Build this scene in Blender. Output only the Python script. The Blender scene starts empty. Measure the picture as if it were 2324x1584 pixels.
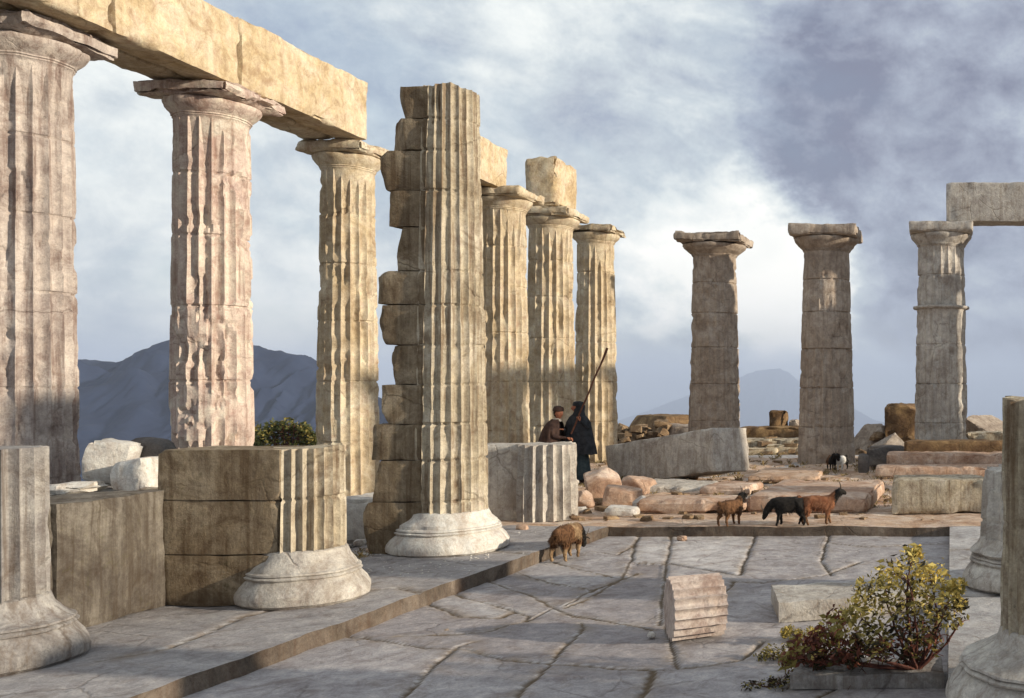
import bpy, math, random
import numpy as np
from mathutils import Vector, Matrix, noise as mn

R = math.radians
S = bpy.context.scene
C = S.collection
random.seed(7)

# ------------------------------------------------------------------ camera
VX, HY, F, EYE = 2150.0, 870.0, 2200.0, 2.0      # axis, eye level and focal length measured on the picture (2324 x 1584)
W, H = 2324.0, 1584.0
cam_d = bpy.data.cameras.new('camera')
cam = bpy.data.objects.new('camera', cam_d); C.objects.link(cam)
cam.location = (0, 0, EYE); cam.rotation_euler = (R(90), 0, 0)
cam_d.sensor_width = 36.0; cam_d.lens = 36.0 * F / W
cam_d.shift_x = -(VX - W / 2) / W
cam_d.shift_y = (HY - H / 2) / W
cam_d.clip_start = 0.05; cam_d.clip_end = 30000
S.camera = cam


def at(px, py, Y):
    return Vector(((px - VX) / F * Y, Y, EYE + (HY - py) / F * Y))


def gnd(px, py, z=0.0):
    return at(px, py, (EYE - z) * F / (py - HY))


# ------------------------------------------------------------------ light
SUN_EL, SUN_AZ = R(14.5), R(-8)                    # azimuth from +X towards +Y
sv = Vector((math.cos(SUN_AZ) * math.cos(SUN_EL), math.sin(SUN_AZ) * math.cos(SUN_EL), math.sin(SUN_EL)))
sun_d = bpy.data.lights.new('sun', 'SUN'); sun_d.energy = 3.9; sun_d.angle = R(1.2); sun_d.color = (1.0, 0.88, 0.70)
sun = bpy.data.objects.new('sun', sun_d); C.objects.link(sun)
sun.rotation_euler = (-sv).to_track_quat('-Z', 'Y').to_euler(); sun.location = (20, 5, 20)

S.view_settings.view_transform = 'Standard'; S.view_settings.look = 'None'
S.view_settings.gamma = 1; S.view_settings.exposure = 0.80
S.view_settings.use_curve_mapping = False

wd = bpy.data.worlds.new('World'); S.world = wd; wd.use_nodes = True
nt = wd.node_tree; nt.nodes.clear()


def N(tree, typ, **kw):
    n = tree.nodes.new(typ)
    for k, v in kw.items():
        if k in n.inputs.keys(): n.inputs[k].default_value = v
        else: setattr(n, k, v)
    return n


def ramp(tree, src, stops, interp='LINEAR'):
    r = tree.nodes.new('ShaderNodeValToRGB'); cr = r.color_ramp; cr.interpolation = interp
    while len(cr.elements) < len(stops): cr.elements.new(0.5)
    for e, (p, c) in zip(cr.elements, stops):
        e.position = p; e.color = (c, c, c, 1) if isinstance(c, (int, float)) else (*c, 1)
    tree.links.new(src, r.inputs[0]); return r


def mth(tree, op, a, b=None, c=None, clamp=False):
    m = tree.nodes.new('ShaderNodeMath'); m.operation = op; m.use_clamp = clamp
    for i, v in enumerate((a, b, c)):
        if v is None: continue
        if isinstance(v, (int, float)): m.inputs[i].default_value = v
        else: tree.links.new(v, m.inputs[i])
    return m.outputs[0]


def mixc(tree, fac, a, b, typ='MIX'):
    m = tree.nodes.new('ShaderNodeMix'); m.data_type = 'RGBA'; m.blend_type = typ
    for sock, v in ((m.inputs[0], fac), (m.inputs[6], a), (m.inputs[7], b)):
        if isinstance(v, (int, float)): sock.default_value = v
        elif isinstance(v, tuple): sock.default_value = (*v, 1)
        else: tree.links.new(v, sock)
    return m.outputs[2]


tc = N(nt, 'ShaderNodeTexCoord')
nrm = N(nt, 'ShaderNodeVectorMath', operation='NORMALIZE'); nt.links.new(tc.outputs['Generated'], nrm.inputs[0])
D = nrm.outputs[0]
sky = N(nt, 'ShaderNodeTexSky', sky_type='NISHITA', sun_disc=False, sun_elevation=SUN_EL, sun_rotation=R(90) - SUN_AZ)
bg_sky = N(nt, 'ShaderNodeBackground'); nt.links.new(sky.outputs[0], bg_sky.inputs[0]); bg_sky.inputs[1].default_value = 0.1


def sky_blob(px, py, inner, outer):
    v = (at(px, py, 1.0) - Vector((0, 0, EYE))).normalized()
    d = N(nt, 'ShaderNodeVectorMath', operation='DOT_PRODUCT'); nt.links.new(warp, d.inputs[0]); d.inputs[1].default_value = v
    mr = N(nt, 'ShaderNodeMapRange', interpolation_type='SMOOTHSTEP'); nt.links.new(d.outputs['Value'], mr.inputs[0])
    mr.inputs[1].default_value = math.cos(outer); mr.inputs[2].default_value = math.cos(inner)
    return mr.outputs[0]


# clouds: a domain-warped fractal over the sky's directions, with the large banks placed where they stand
mp = N(nt, 'ShaderNodeMapping'); nt.links.new(D, mp.inputs[0]); mp.inputs['Scale'].default_value = (1, 1, 1.5)
wn = N(nt, 'ShaderNodeTexNoise', Scale=5.0, Detail=6.0, Roughness=0.6); nt.links.new(mp.outputs[0], wn.inputs['Vector'])
ws = N(nt, 'ShaderNodeVectorMath', operation='SUBTRACT'); nt.links.new(wn.outputs['Color'], ws.inputs[0]); ws.inputs[1].default_value = (.5, .5, .5)
wsc = N(nt, 'ShaderNodeVectorMath', operation='SCALE'); nt.links.new(ws.outputs[0], wsc.inputs[0]); wsc.inputs['Scale'].default_value = 0.30
wa = N(nt, 'ShaderNodeVectorMath', operation='ADD'); nt.links.new(D, wa.inputs[0]); nt.links.new(wsc.outputs[0], wa.inputs[1])
wnn = N(nt, 'ShaderNodeVectorMath', operation='NORMALIZE'); nt.links.new(wa.outputs[0], wnn.inputs[0])
warp = wnn.outputs[0]
n1 = N(nt, 'ShaderNodeTexNoise', Scale=4.2, Detail=9.0, Roughness=0.58, Distortion=0.5); nt.links.new(mp.outputs[0], n1.inputs['Vector'])
n2 = N(nt, 'ShaderNodeTexNoise', Scale=13.0, Detail=7.0, Roughness=0.6, Distortion=0.3); nt.links.new(mp.outputs[0], n2.inputs['Vector'])
n3 = N(nt, 'ShaderNodeTexNoise', Scale=240.0, Detail=3.0, Roughness=0.7); nt.links.new(D, n3.inputs['Vector'])
fac = mth(nt, 'MULTIPLY_ADD', n1.outputs[0], 1.05, -0.09)
fac = mth(nt, 'MULTIPLY_ADD', mth(nt, 'SUBTRACT', n2.outputs[0], 0.5), 0.78, fac)
fac = mth(nt, 'MULTIPLY_ADD', mth(nt, 'SUBTRACT', n3.outputs[0], 0.5), 0.10, fac)
for px, py, i_, o_, k in ((1690, 590, .01, .13, .50), (1740, 730, .01, .12, .46), (600, 40, .05, .42, .17), (250, 420, .02, .20, .02), (640, 720, .01, .10, .22), (420, 520, .01, .12, .06),
                          (1180, 60, .02, .16, -.12), (2150, 190, .02, .24, -.30), (1850, 270, .02, .11, -.12), (2320, 740, .02, .17, -.22),
                          (280, 600, .02, .11, -.06), (660, 480, .02, .12, -.06)):
    fac = mth(nt, 'MULTIPLY_ADD', sky_blob(px, py, i_, o_), k, fac)
cl = ramp(nt, fac, [(0.04, (.17, .185, .255)), (0.27, (.315, .35, .425)), (0.47, (.475, .525, .56)), (0.68, (.70, .73, .715)), (0.98, (.95, .93, .87))])
bg_cl = N(nt, 'ShaderNodeBackground'); nt.links.new(cl.outputs[0], bg_cl.inputs[0]); bg_cl.inputs[1].default_value = 0.80
cov = ramp(nt, n1.outputs[0], [(0.30, 0.72), (0.50, 1.0)])
ms = N(nt, 'ShaderNodeMixShader'); nt.links.new(cov.outputs[0], ms.inputs[0]); nt.links.new(bg_sky.outputs[0], ms.inputs[1]); nt.links.new(bg_cl.outputs[0], ms.inputs[2])
wo = N(nt, 'ShaderNodeOutputWorld'); nt.links.new(ms.outputs[0], wo.inputs[0])


# ------------------------------------------------------------------ materials
def stone(name, cols, stain=(.16, .09, .05), stain_amt=.5, streak=.6, lichen=(.05, .05, .045), lich_amt=.35, scale=1.0, bump=.5, warm=None, joint=False, vert=0.35, cracks=.45):
    m = bpy.data.materials.new(name); m.use_nodes = True; t = m.node_tree; b = t.nodes['Principled BSDF']
    b.inputs['Roughness'].default_value = 0.92; b.inputs['Specular IOR Level'].default_value = 0.15
    g = N(t, 'ShaderNodeNewGeometry'); P = g.outputs['Position']

    def nz(sc, det, rough=.6, dist=0., vec=P):
        n = N(t, 'ShaderNodeTexNoise', Scale=sc * scale, Detail=det, Roughness=rough, Distortion=dist); t.links.new(vec, n.inputs['Vector']); return n.outputs[0]
    a = nz(1.3, 9, .7, 1.0)
    base = ramp(t, a, [(.34, cols[0]), (.49, cols[1]), (.64, cols[2])]).outputs[0]
    f = nz(7, 8, .75, .6)
    base = mixc(t, .85, base, ramp(t, f, [(.30, (.30, .27, .27)), (.5, (.5, .5, .5)), (.70, (.68, .67, .64))]).outputs[0], 'OVERLAY')
    fine = nz(55, 5, .8)
    base = mixc(t, .8, base, ramp(t, fine, [(.3, .36), (.5, .5), (.7, .62)]).outputs[0], 'OVERLAY')
    # rain streaks that run down the stone, dark and pale
    mpv = N(t, 'ShaderNodeMapping'); t.links.new(P, mpv.inputs[0]); mpv.inputs['Scale'].default_value = (7, 7, vert)
    st = nz(1.7, 7, .7, .3, mpv.outputs[0])
    base = mixc(t, mth(t, 'MULTIPLY', ramp(t, st, [(.50, 0.), (.62, 1.)]).outputs[0], streak), base, mixc(t, .65, base, stain))
    base = mixc(t, mth(t, 'MULTIPLY', ramp(t, st, [(.34, 1.), (.46, 0.)]).outputs[0], streak * .55), base, mixc(t, .6, base, tuple(min(.72, c * 1.25) for c in cols[2])))
    # brown stains
    s2 = nz(2.3, 10, .75, 1.4)
    base = mixc(t, mth(t, 'MULTIPLY', ramp(t, s2, [(.52, 0.), (.64, 1.)]).outputs[0], stain_amt), base, stain)
    # hairline cracks
    cw = N(t, 'ShaderNodeTexNoise', Scale=2.2 * scale, Detail=6.0, Roughness=.65); t.links.new(P, cw.inputs['Vector'])
    cv = mixc(t, .22, P, cw.outputs['Color'], 'ADD')
    vo = N(t, 'ShaderNodeTexVoronoi', feature='DISTANCE_TO_EDGE', Scale=1.15 * scale); t.links.new(cv, vo.inputs['Vector'])
    ck = mth(t, 'MULTIPLY', ramp(t, vo.outputs['Distance'], [(0.0, 1.), (.016, 0.)]).outputs[0], ramp(t, nz(1.0, 3), [(.48, 0.), (.58, 1.)]).outputs[0])
    base = mixc(t, mth(t, 'MULTIPLY', ck, cracks), base, tuple(c * .55 for c in stain))
    if warm:
        w2 = nz(.9, 5, .6, .5)
        base = mixc(t, ramp(t, w2, [(.45, 0.), (.65, .8)]).outputs[0], base, warm)
    # lichen and pits
    l1 = nz(14, 5, .8, .2)
    base = mixc(t, mth(t, 'MULTIPLY', ramp(t, l1, [(.58, 0.), (.66, 1.)]).outputs[0], lich_amt), base, lichen)
    if joint:
        at_ = N(t, 'ShaderNodeAttribute', attribute_name='joint')
        tn = N(t, 'ShaderNodeAttribute', attribute_name='tone')
        base = mixc(t, .8, base, ramp(t, tn.outputs['Fac'], [(0, (.30, .285, .29)), (.5, (.5, .5, .5)), (1, (.66, .645, .62))]).outputs[0], 'OVERLAY')
        so_ = N(t, 'ShaderNodeAttribute', attribute_name='soil')
        base = mixc(t, mth(t, 'MULTIPLY', so_.outputs['Fac'], ramp(t, nz(6, 6, .7), [(.42, 0.), (.62, .8)]).outputs[0]), base, (.24, .19, .145))
        base = mixc(t, at_.outputs['Fac'], base, mixc(t, nz(20, 4), (.075, .052, .035), (.17, .125, .08)))
    t.links.new(base, b.inputs['Base Color'])
    bp = N(t, 'ShaderNodeBump', Strength=bump, Distance=.04)
    hgt = mth(t, 'ADD', mth(t, 'MULTIPLY', nz(22, 8, .75), .8), mth(t, 'MULTIPLY', f, .9))
    hgt = mth(t, 'SUBTRACT', hgt, mth(t, 'MULTIPLY', ck, .5))
    t.links.new(hgt, bp.inputs['Height']); t.links.new(bp.outputs[0], b.inputs['Normal'])
    return m


def plain(name, c1, c2, sc=20, rough=.85, bump=.2):
    m = bpy.data.materials.new(name); m.use_nodes = True; t = m.node_tree; b = t.nodes['Principled BSDF']
    b.inputs['Roughness'].default_value = rough; b.inputs['Specular IOR Level'].default_value = 0.2
    g = N(t, 'ShaderNodeNewGeometry')
    n = N(t, 'ShaderNodeTexNoise', Scale=sc, Detail=5.0, Roughness=.65); t.links.new(g.outputs['Position'], n.inputs['Vector'])
    t.links.new(ramp(t, n.outputs[0], [(.40, c1), (.60, c2)]).outputs[0], b.inputs['Base Color'])
    bp = N(t, 'ShaderNodeBump', Strength=bump, Distance=.02); t.links.new(n.outputs[0], bp.inputs['Height']); t.links.new(bp.outputs[0], b.inputs['Normal'])
    return m


M = {}
M['pink'] = stone('pinkish_limestone', [(.44, .33, .29), (.56, .46, .39), (.62, .55, .46)], stain=(.20, .10, .07), stain_amt=.45, streak=.75)
M['ashen'] = stone('ashen_limestone', [(.30, .25, .225), (.42, .36, .32), (.53, .47, .42)], stain=(.15, .09, .07), stain_amt=.5, streak=.95)
M['gold'] = stone('golden_limestone', [(.40, .315, .20), (.53, .44, .31), (.60, .535, .42)], stain=(.22, .125, .06), stain_amt=.38, streak=.45, lich_amt=.22)
M['beam'] = stone('honey_limestone', [(.42, .315, .18), (.54, .435, .29), (.60, .52, .39)], stain=(.25, .14, .065), stain_amt=.5, streak=.25, lich_amt=.14, vert=1.5)
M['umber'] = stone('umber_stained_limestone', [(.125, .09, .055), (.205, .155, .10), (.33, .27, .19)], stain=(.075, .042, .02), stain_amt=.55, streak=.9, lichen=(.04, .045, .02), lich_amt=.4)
M['olive'] = stone('weathered_olive_limestone', [(.30, .245, .17), (.42, .36, .265), (.55, .49, .39)], stain=(.12, .065, .03), stain_amt=.5, streak=1.0, lichen=(.05, .05, .03), lich_amt=.4)
M['slate'] = stone('bluish_grey_limestone', [(.17, .155, .145), (.26, .24, .225), (.38, .36, .335)], stain=(.12, .085, .06), stain_amt=.5, streak=.9)
M['grey'] = stone('grey_limestone', [(.32, .285, .25), (.43, .395, .35), (.55, .515, .46)], stain=(.18, .13, .09), stain_amt=.4, streak=.55)
M['brown'] = stone('brown_grey_limestone', [(.25, .20, .16), (.34, .28, .225), (.42, .365, .31)], stain=(.16, .11, .08), stain_amt=.35, streak=.6, lich_amt=.3)
M['white'] = stone('pale_limestone', [(.46, .43, .40), (.58, .55, .50), (.66, .63, .57)], stain=(.28, .17, .10), stain_amt=.35, streak=.4, lich_amt=.25)
M['rose'] = stone('rosy_limestone', [(.36, .28, .24), (.50, .42, .37), (.58, .51, .46)], stain=(.20, .11, .08), stain_amt=.5, streak=.3, lich_amt=.25)
M['paving'] = stone('grey_flagstone', [(.345, .322, .318), (.435, .412, .405), (.515, .495, .485)], stain=(.20, .155, .13), stain_amt=.55, streak=.0, lich_amt=.16, joint=True, bump=.35)
M['kerb'] = stone('kerb_limestone', [(.30, .285, .28), (.39, .375, .365), (.48, .46, .445)], stain=(.17, .12, .085), stain_amt=.4, streak=.2, lich_amt=.25, joint=True, bump=.35)
M['soil'] = stone('soil_stained_stone', [(.07, .055, .042), (.12, .095, .075), (.19, .155, .125)], stain=(.09, .05, .03), stain_amt=.5, streak=.5, lich_amt=.3)
M['rust'] = stone('reddish_limestone', [(.30, .175, .11), (.45, .31, .225), (.59, .48, .39)], stain=(.20, .09, .05), stain_amt=.4, streak=.2, lich_amt=.2)
M['dust'] = stone('pinkish_dust', [(.38, .235, .145), (.51, .37, .27), (.61, .51, .42)], stain=(.24, .115, .055), stain_amt=.55, streak=0, lich_amt=.2, bump=.6)
M['ochre'] = stone('ochre_rubble', [(.09, .055, .032), (.17, .105, .055), (.30, .20, .10)], stain=(.10, .05, .03), stain_amt=.5, streak=0, lich_amt=.4, bump=.8)
M['scree'] = stone('brown_scree', [(.10, .065, .04), (.20, .135, .08), (.36, .26, .16)], stain=(.09, .045, .025), stain_amt=.4, streak=0, lich_amt=.3, scale=1.6)
M['darkened'] = stone('shaded_stained_limestone', [(.07, .057, .046), (.125, .107, .088), (.23, .205, .17)], stain=(.06, .042, .028), stain_amt=.55, streak=.9, lichen=(.09, .085, .03), lich_amt=.3)  # stain colours darkened further to stand in for shade on the left wall
M['dark'] = stone('dark_boulder', [(.06, .055, .055), (.11, .10, .095), (.18, .16, .14)], stain=(.08, .05, .03), stain_amt=.4, streak=0, lich_amt=.3)
M['earth'] = plain('dry_earth', (.16, .11, .065), (.29, .22, .14), 1.5, bump=.6)
M['hill'] = plain('haze_blue_hillside', (.006, .012, .036), (.014, .023, .054), .03, bump=0)  # bluish haze of distance put into the hillside colour itself
M['cloth_dark'] = plain('dark_wool', (.016, .017, .019), (.035, .036, .040), 9)
M['cloth_teal'] = plain('slate_wool', (.028, .042, .048), (.055, .075, .080), 9)
M['cloth_brown'] = plain('brown_wool', (.030, .016, .013), (.062, .035, .026), 9)
M['linen'] = plain('linen', (.50, .44, .36), (.62, .56, .48), 20)
M['skin'] = plain('tanned_skin', (.34, .13, .075), (.42, .18, .10), 14, rough=.6)
M['hair'] = plain('dark_hair', (.014, .011, .010), (.03, .024, .02), 40)
M['wood'] = plain('old_wood', (.09, .035, .022), (.15, .065, .04), 14)
M['stemwood'] = plain('red_brown_stems', (.05, .018, .014), (.13, .05, .035), 20)
M['fur_brown'] = plain('brown_fur', (.075, .035, .016), (.17, .085, .04), 18)
M['fur_tan'] = plain('tan_fur', (.14, .08, .04), (.30, .20, .11), 16)
M['fur_rust'] = plain('rusty_fur', (.15, .055, .025), (.25, .11, .055), 16)
M['fur_black'] = plain('black_fur', (.008, .007, .006), (.022, .018, .015), 18)
M['fur_white'] = plain('white_fur', (.52, .50, .46), (.66, .64, .60), 18)
M['horn'] = plain('horn', (.08, .06, .045), (.16, .13, .10), 30)


def leafmat(name, c1, c2):
    m = bpy.data.materials.new(name); m.use_nodes = True; t = m.node_tree; b = t.nodes['Principled BSDF']
    b.inputs['Roughness'].default_value = .6; b.inputs['Specular IOR Level'].default_value = .25
    g = N(t, 'ShaderNodeNewGeometry'); rr = ramp(t, g.outputs['Random Per Island'], [(0, c1), (1, c2)])
    t.links.new(rr.outputs[0], b.inputs['Base Color'])
    tr = N(t, 'ShaderNodeBsdfTranslucent'); t.links.new(rr.outputs[0], tr.inputs[0])
    mx = N(t, 'ShaderNodeMixShader'); mx.inputs[0].default_value = .25
    t.links.new(b.outputs[0], mx.inputs[1]); t.links.new(tr.outputs[0], mx.inputs[2]); t.links.new(mx.outputs[0], t.nodes['Material Output'].inputs[0])
    return m


M['straw'] = leafmat('dry_straw', (.15, .11, .045), (.32, .24, .11))
M['leaf_yellow'] = leafmat('yellow_leaves', (.46, .32, .06), (.66, .54, .18))
M['leaf_olive'] = leafmat('olive_leaves', (.15, .12, .03), (.31, .25, .07))
M['leaf_dark'] = leafmat('dark_leaves', (.025, .022, .012), (.06, .045, .02))
M['leaf_red'] = leafmat('russet_leaves', (.07, .022, .016), (.22, .075, .045))
M['leaf_green'] = leafmat('bush_leaves', (.035, .045, .012), (.11, .12, .035))


# ------------------------------------------------------------------ helpers
def mk(name, vf, mat, parent=None, angle=38, loc=None, smooth=True):
    v, f = vf
    me = bpy.data.meshes.new(name); me.from_pydata([tuple(p) for p in v], [], f); me.update()
    for m in (mat if isinstance(mat, list) else [mat]): me.materials.append(m)
    if smooth:
        me.polygons.foreach_set('use_smooth', [True] * len(me.polygons))
        me.set_sharp_from_angle(angle=R(angle))
    o = bpy.data.objects.new(name, me); C.objects.link(o)
    if parent: o.parent = parent
    if loc is not None: o.location = loc
    return o


def tag(o, label=None, cat=None, group=None, kind=None):
    if label: o['label'] = label
    if cat: o['category'] = cat
    if group: o['group'] = group
    if kind: o['kind'] = kind
    elif cat: o['kind'] = 'thing'
    return o


def thing(name, label, cat, loc=(0, 0, 0), rot=(0, 0, 0), group=None):
    o = bpy.data.objects.new(name, None); C.objects.link(o); o.location = loc; o.rotation_euler = rot; o.empty_display_size = .2
    return tag(o, label, cat, group)


def join(*vfs):
    V, Fc = [], []
    for v, f in vfs:
        n = len(V); V += list(v); Fc += [tuple(i + n for i in q) for q in f]
    return V, Fc


def xf(vf, mat):
    return [mat @ Vector(p) for p in vf[0]], vf[1]


def fr(p, o=4):
    return mn.fractal(p, 1.0, 2.0, o)


def rbox(sx, sy, sz, seed=0, res=.06, amp=.012, chip=.05, rng=.05, rnd=0.0, freq=3.0, nmax=44, cuts=0, cutd=.22, cdir=None):
    """A weathered block, origin at the middle of its underside."""
    h = (sx / 2, sy / 2, sz / 2); ns = [max(2, min(nmax, int(round(2 * k / res)))) for k in h]
    idx, V, Fc = {}, [], []
    off = Vector((seed * 7.13, seed * 3.71, seed * 5.37))
    crd = random.Random(seed * 31 + 5); planes = []
    for _ in range(cuts):
        n = Vector((crd.choice((-1, 1)) * crd.uniform(.25, 1), crd.choice((-1, 1)) * crd.uniform(.25, 1), crd.choice((-1, 1, 1)) * crd.uniform(.25, 1)))
        if cdir: n = Vector((cdir[0] * crd.uniform(.4, 1.2), crd.uniform(-1, .5) if cdir[1] == 0 else cdir[1], crd.uniform(-.5, .7)))
        n.normalize(); sup = sum(abs(n[a]) * h[a] for a in range(3)); planes.append((n, sup - crd.uniform(.25, 1) * cutd * min(sx, sy, sz) * 1.6))

    def vid(i, j, k):
        if (i, j, k) in idx: return idx[(i, j, k)]
        p = Vector((-h[0] + 2 * h[0] * i / ns[0], -h[1] + 2 * h[1] * j / ns[1], -h[2] + 2 * h[2] * k / ns[2]))
        d = sorted(h[a] - abs(p[a]) for a in range(3))
        q = p.copy()
        e = d[1]
        c = chip * (max(0., fr(p * freq + off, 3) + .25)) * math.exp(-e / rng) + chip * .25 * math.exp(-e / (rng * .4))
        c2 = chip * 3.0 * max(0., fr(p * (freq * .55) + off * 1.7, 3) - .22) * math.exp(-e / (rng * 4))
        for a in range(3):
            if h[a] - abs(p[a]) < 1e-6 + rng * .3:
                q[a] -= math.copysign(min(c + c2, h[a] * .8), p[a])
        if rnd:
            u = Vector((p[a] / h[a] for a in range(3)))
            s = u.normalized() if u.length > 0 else u
            s = Vector((s[a] * h[a] * 1.06 for a in range(3)))
            q = q.lerp(s, rnd)
        nv = mn.noise_vector(p * freq + off) * amp + mn.noise_vector(p * freq * 4 + off) * amp * .4
        q = q + nv
        for n, dd in planes:
            ex = n.dot(q) - dd + .012 * fr(p * 6 + off, 3)
            if ex > 0: q = q - n * ex
        idx[(i, j, k)] = len(V); V.append(q + Vector((0, 0, h[2]))); return idx[(i, j, k)]
    n0, n1_, n2_ = ns
    for i in range(n0):
        for j in range(n1_):
            Fc.append((vid(i, j, 0), vid(i, j + 1, 0), vid(i + 1, j + 1, 0), vid(i + 1, j, 0)))
            Fc.append((vid(i, j, n2_), vid(i + 1, j, n2_), vid(i + 1, j + 1, n2_), vid(i, j + 1, n2_)))
    for i in range(n0):
        for k in range(n2_):
            Fc.append((vid(i, 0, k), vid(i + 1, 0, k), vid(i + 1, 0, k + 1), vid(i, 0, k + 1)))
            Fc.append((vid(i, n1_, k), vid(i, n1_, k + 1), vid(i + 1, n1_, k + 1), vid(i + 1, n1_, k)))
    for j in range(n1_):
        for k in range(n2_):
            Fc.append((vid(0, j, k), vid(0, j, k + 1), vid(0, j + 1, k + 1), vid(0, j + 1, k)))
            Fc.append((vid(n0, j, k), vid(n0, j + 1, k), vid(n0, j + 1, k + 1), vid(n0, j, k + 1)))
    return V, Fc


def revolve(rows, nth, rfun):
    """rows: list of (z, data); rfun(theta_index, z, data) -> radius"""
    V, Fc = [], []
    for z, dta in rows:
        for i in range(nth):
            r, zz = rfun(i, z, dta); a = 2 * math.pi * i / nth
            V.append(Vector((r * math.cos(a), r * math.sin(a), zz)))
    m = len(rows)
    for k in range(m - 1):
        for i in range(nth):
            j = (i + 1) % nth
            Fc.append((k * nth + i, k * nth + j, (k + 1) * nth + j, (k + 1) * nth + i))
    c0 = len(V); V.append(Vector((0, 0, rows[0][0]))); c1 = len(V); V.append(Vector((0, 0, sum(V[(m - 1) * nth + i].z for i in range(nth)) / nth)))
    for i in range(nth):
        j = (i + 1) % nth
        Fc.append((c0, j, i)); Fc.append((c1, (m - 1) * nth + i, (m - 1) * nth + j))
    return V, Fc


def fluted(h, rb, rt, seed, z0=0.0, nf=20, depth=.10, joints=(), erode=.5, flute_z=None, ragged=.0, rowh=.085, bulge=1.15, per=7):
    off = Vector((seed * 11.7, seed * 5.3, seed * 2.9))
    zs = set()
    n = max(4, int(h / rowh))
    for k in range(n + 1): zs.add(round(h * k / n, 4))
    for j in joints:
        zs = {z for z in zs if abs(z - j) > .03}
        for d in (-.022, -.008, .008, .022): zs.add(round(j + d, 4))
    rows = [(z, None) for z in sorted(zs)]
    nth = nf * per

    def rf(i, z, _):
        t = z / h; r = rb + (rt - rb) * (t ** bulge)
        a = 2 * math.pi * i / nth
        ph = (i % per) / per
        p = Vector((math.cos(a) * r, math.sin(a) * r, z))
        k = depth
        if flute_z is not None and not (flute_z[0] < z < flute_z[1]): k = depth * .12
        e = fr(p * 1.7 + off, 4)
        wear = min(1., max(0., (e - .14) * 9.0)) * erode
        k *= (1 - wear)
        rr = r * (1 - k * (1 - (2 * ph - 1) ** 2) * 1.0) - wear * r * .055
        rr += r * .007 * fr(p * 6 + off, 3) + r * .013 * fr(p * 2.2 - off, 3)
        bite = min(.16, max(0., fr(p * 2.6 + off * 2.3, 5) - .30) * 1.6) * erode
        rr -= bite * r * (.55 + .5 * abs(fr(p * 9 + off, 2)))
        for j in joints:
            if abs(z - j) < .012: rr -= r * (.022 + .05 * max(0., fr(p * 3 + off * 1.3, 3) + .1))
            elif abs(z - j) < .03: rr -= r * .03 * max(0., fr(p * 4 + off, 2))
        zz = z
        if ragged and t > .96: zz = z + ragged * fr(Vector((p.x, p.y, 0)) * 3 + off, 3)
        return rr, z0 + zz
    return revolve(rows, nth, rf)


def turned(profile, seed, nth=72, amp=.02, z0=0.0):
    off = Vector((seed * 4.7, seed * 9.3, seed * 6.1)); pr = []
    for (r0, za), (r1, zb) in zip(profile[:-1], profile[1:]):
        st = max(1, int(math.hypot(r1 - r0, zb - za) / .035))
        for k in range(st): pr.append((r0 + (r1 - r0) * k / st, za + (zb - za) * k / st))
    pr.append(profile[-1]); rows = [(z, r) for r, z in pr]

    def rf(i, z, r):
        a = 2 * math.pi * i / nth; p = Vector((math.cos(a) * r, math.sin(a) * r, z))
        b = max(0., fr(p * 2.4 + off, 4) - .2)
        return r * (1 + amp * .5 * fr(p * 3 + off, 4) + amp * .3 * fr(p * 11 + off, 2)) - b * amp * 3.5 * r, z0 + z + amp * .25 * fr(p * 4 - off, 3)
    return revolve(rows, nth, rf)


# ------------------------------------------------------------------ ground, hills
def build_ground():
    rs = [0, 3, 6, 9, 12, 14, 16, 18, 20, 22, 25, 28, 32, 37, 43, 50, 60, 75, 95, 120, 160, 220, 300, 420, 600, 900, 1400, 2200, 3600, 6500]
    nth = 96; V, Fc = [Vector((-2.5, 14, -.5))], []
    for r in rs[1:]:
        for i in range(nth):
            a = 2 * math.pi * i / nth
            p = Vector((-2.5 + r * math.cos(a) * .92, 14 + r * math.sin(a) * 1.1, 0))
            s = max(0., r - 21)
            z = -.5 - 550 * (1 - math.exp(-s * .13 / 550)) + .18 * fr(p * .21, 4) + min(8, s * .02) * fr(p * .02, 4)
            V.append(Vector((p.x, p.y, z)))
    for i in range(nth): Fc.append((0, 1 + i, 1 + (i + 1) % nth))
    for k in range(len(rs) - 2):
        for i in range(nth):
            j = (i + 1) % nth; a = 1 + k * nth; b = a + nth
            Fc.append((a + i, b + i, b + j, a + j))
    tag(mk('ground', (V, Fc), M['earth']), kind='structure')


build_ground()


def ridge(name, pts, Y, base, seed, rough, label):
    """A mountain whose crest passes through the given directions at its own distance."""
    xs = np.linspace(pts[0][0], pts[-1][0], 420); ys = np.interp(xs, [p[0] for p in pts], [p[1] for p in pts])
    V, Fc = [], []; nr = 72
    for a, (px, py) in enumerate(zip(xs, ys)):
        c = at(px, py, Y); hgt = c.z - base
        for k in range(nr):
            t = k / (nr - 1) * 2 - 1           # -1 front foot, 0 crest, 1 back foot
            g = (1 - abs(t)) ** 1.15
            p = Vector((c.x, Y + t * hgt * 2.6, base + hgt * g))
            q = p * (1 / (hgt * .55)) + Vector((seed, seed, 0))
            w = min(1., (1 - g) * 4.0) * g
            p.z += hgt * rough * .8 * w * (abs(fr(q, 7)) * 1.2 - .25) + hgt * .010 * fr(q * 9, 5)
            V.append(p)
    for a in range(len(xs) - 1):
        for k in range(nr - 1):
            i = a * nr + k; Fc.append((i, i + nr, i + nr + 1, i + 1))
    return tag(mk(name, (V, Fc), M['hill'], angle=80), kind='structure')


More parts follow.
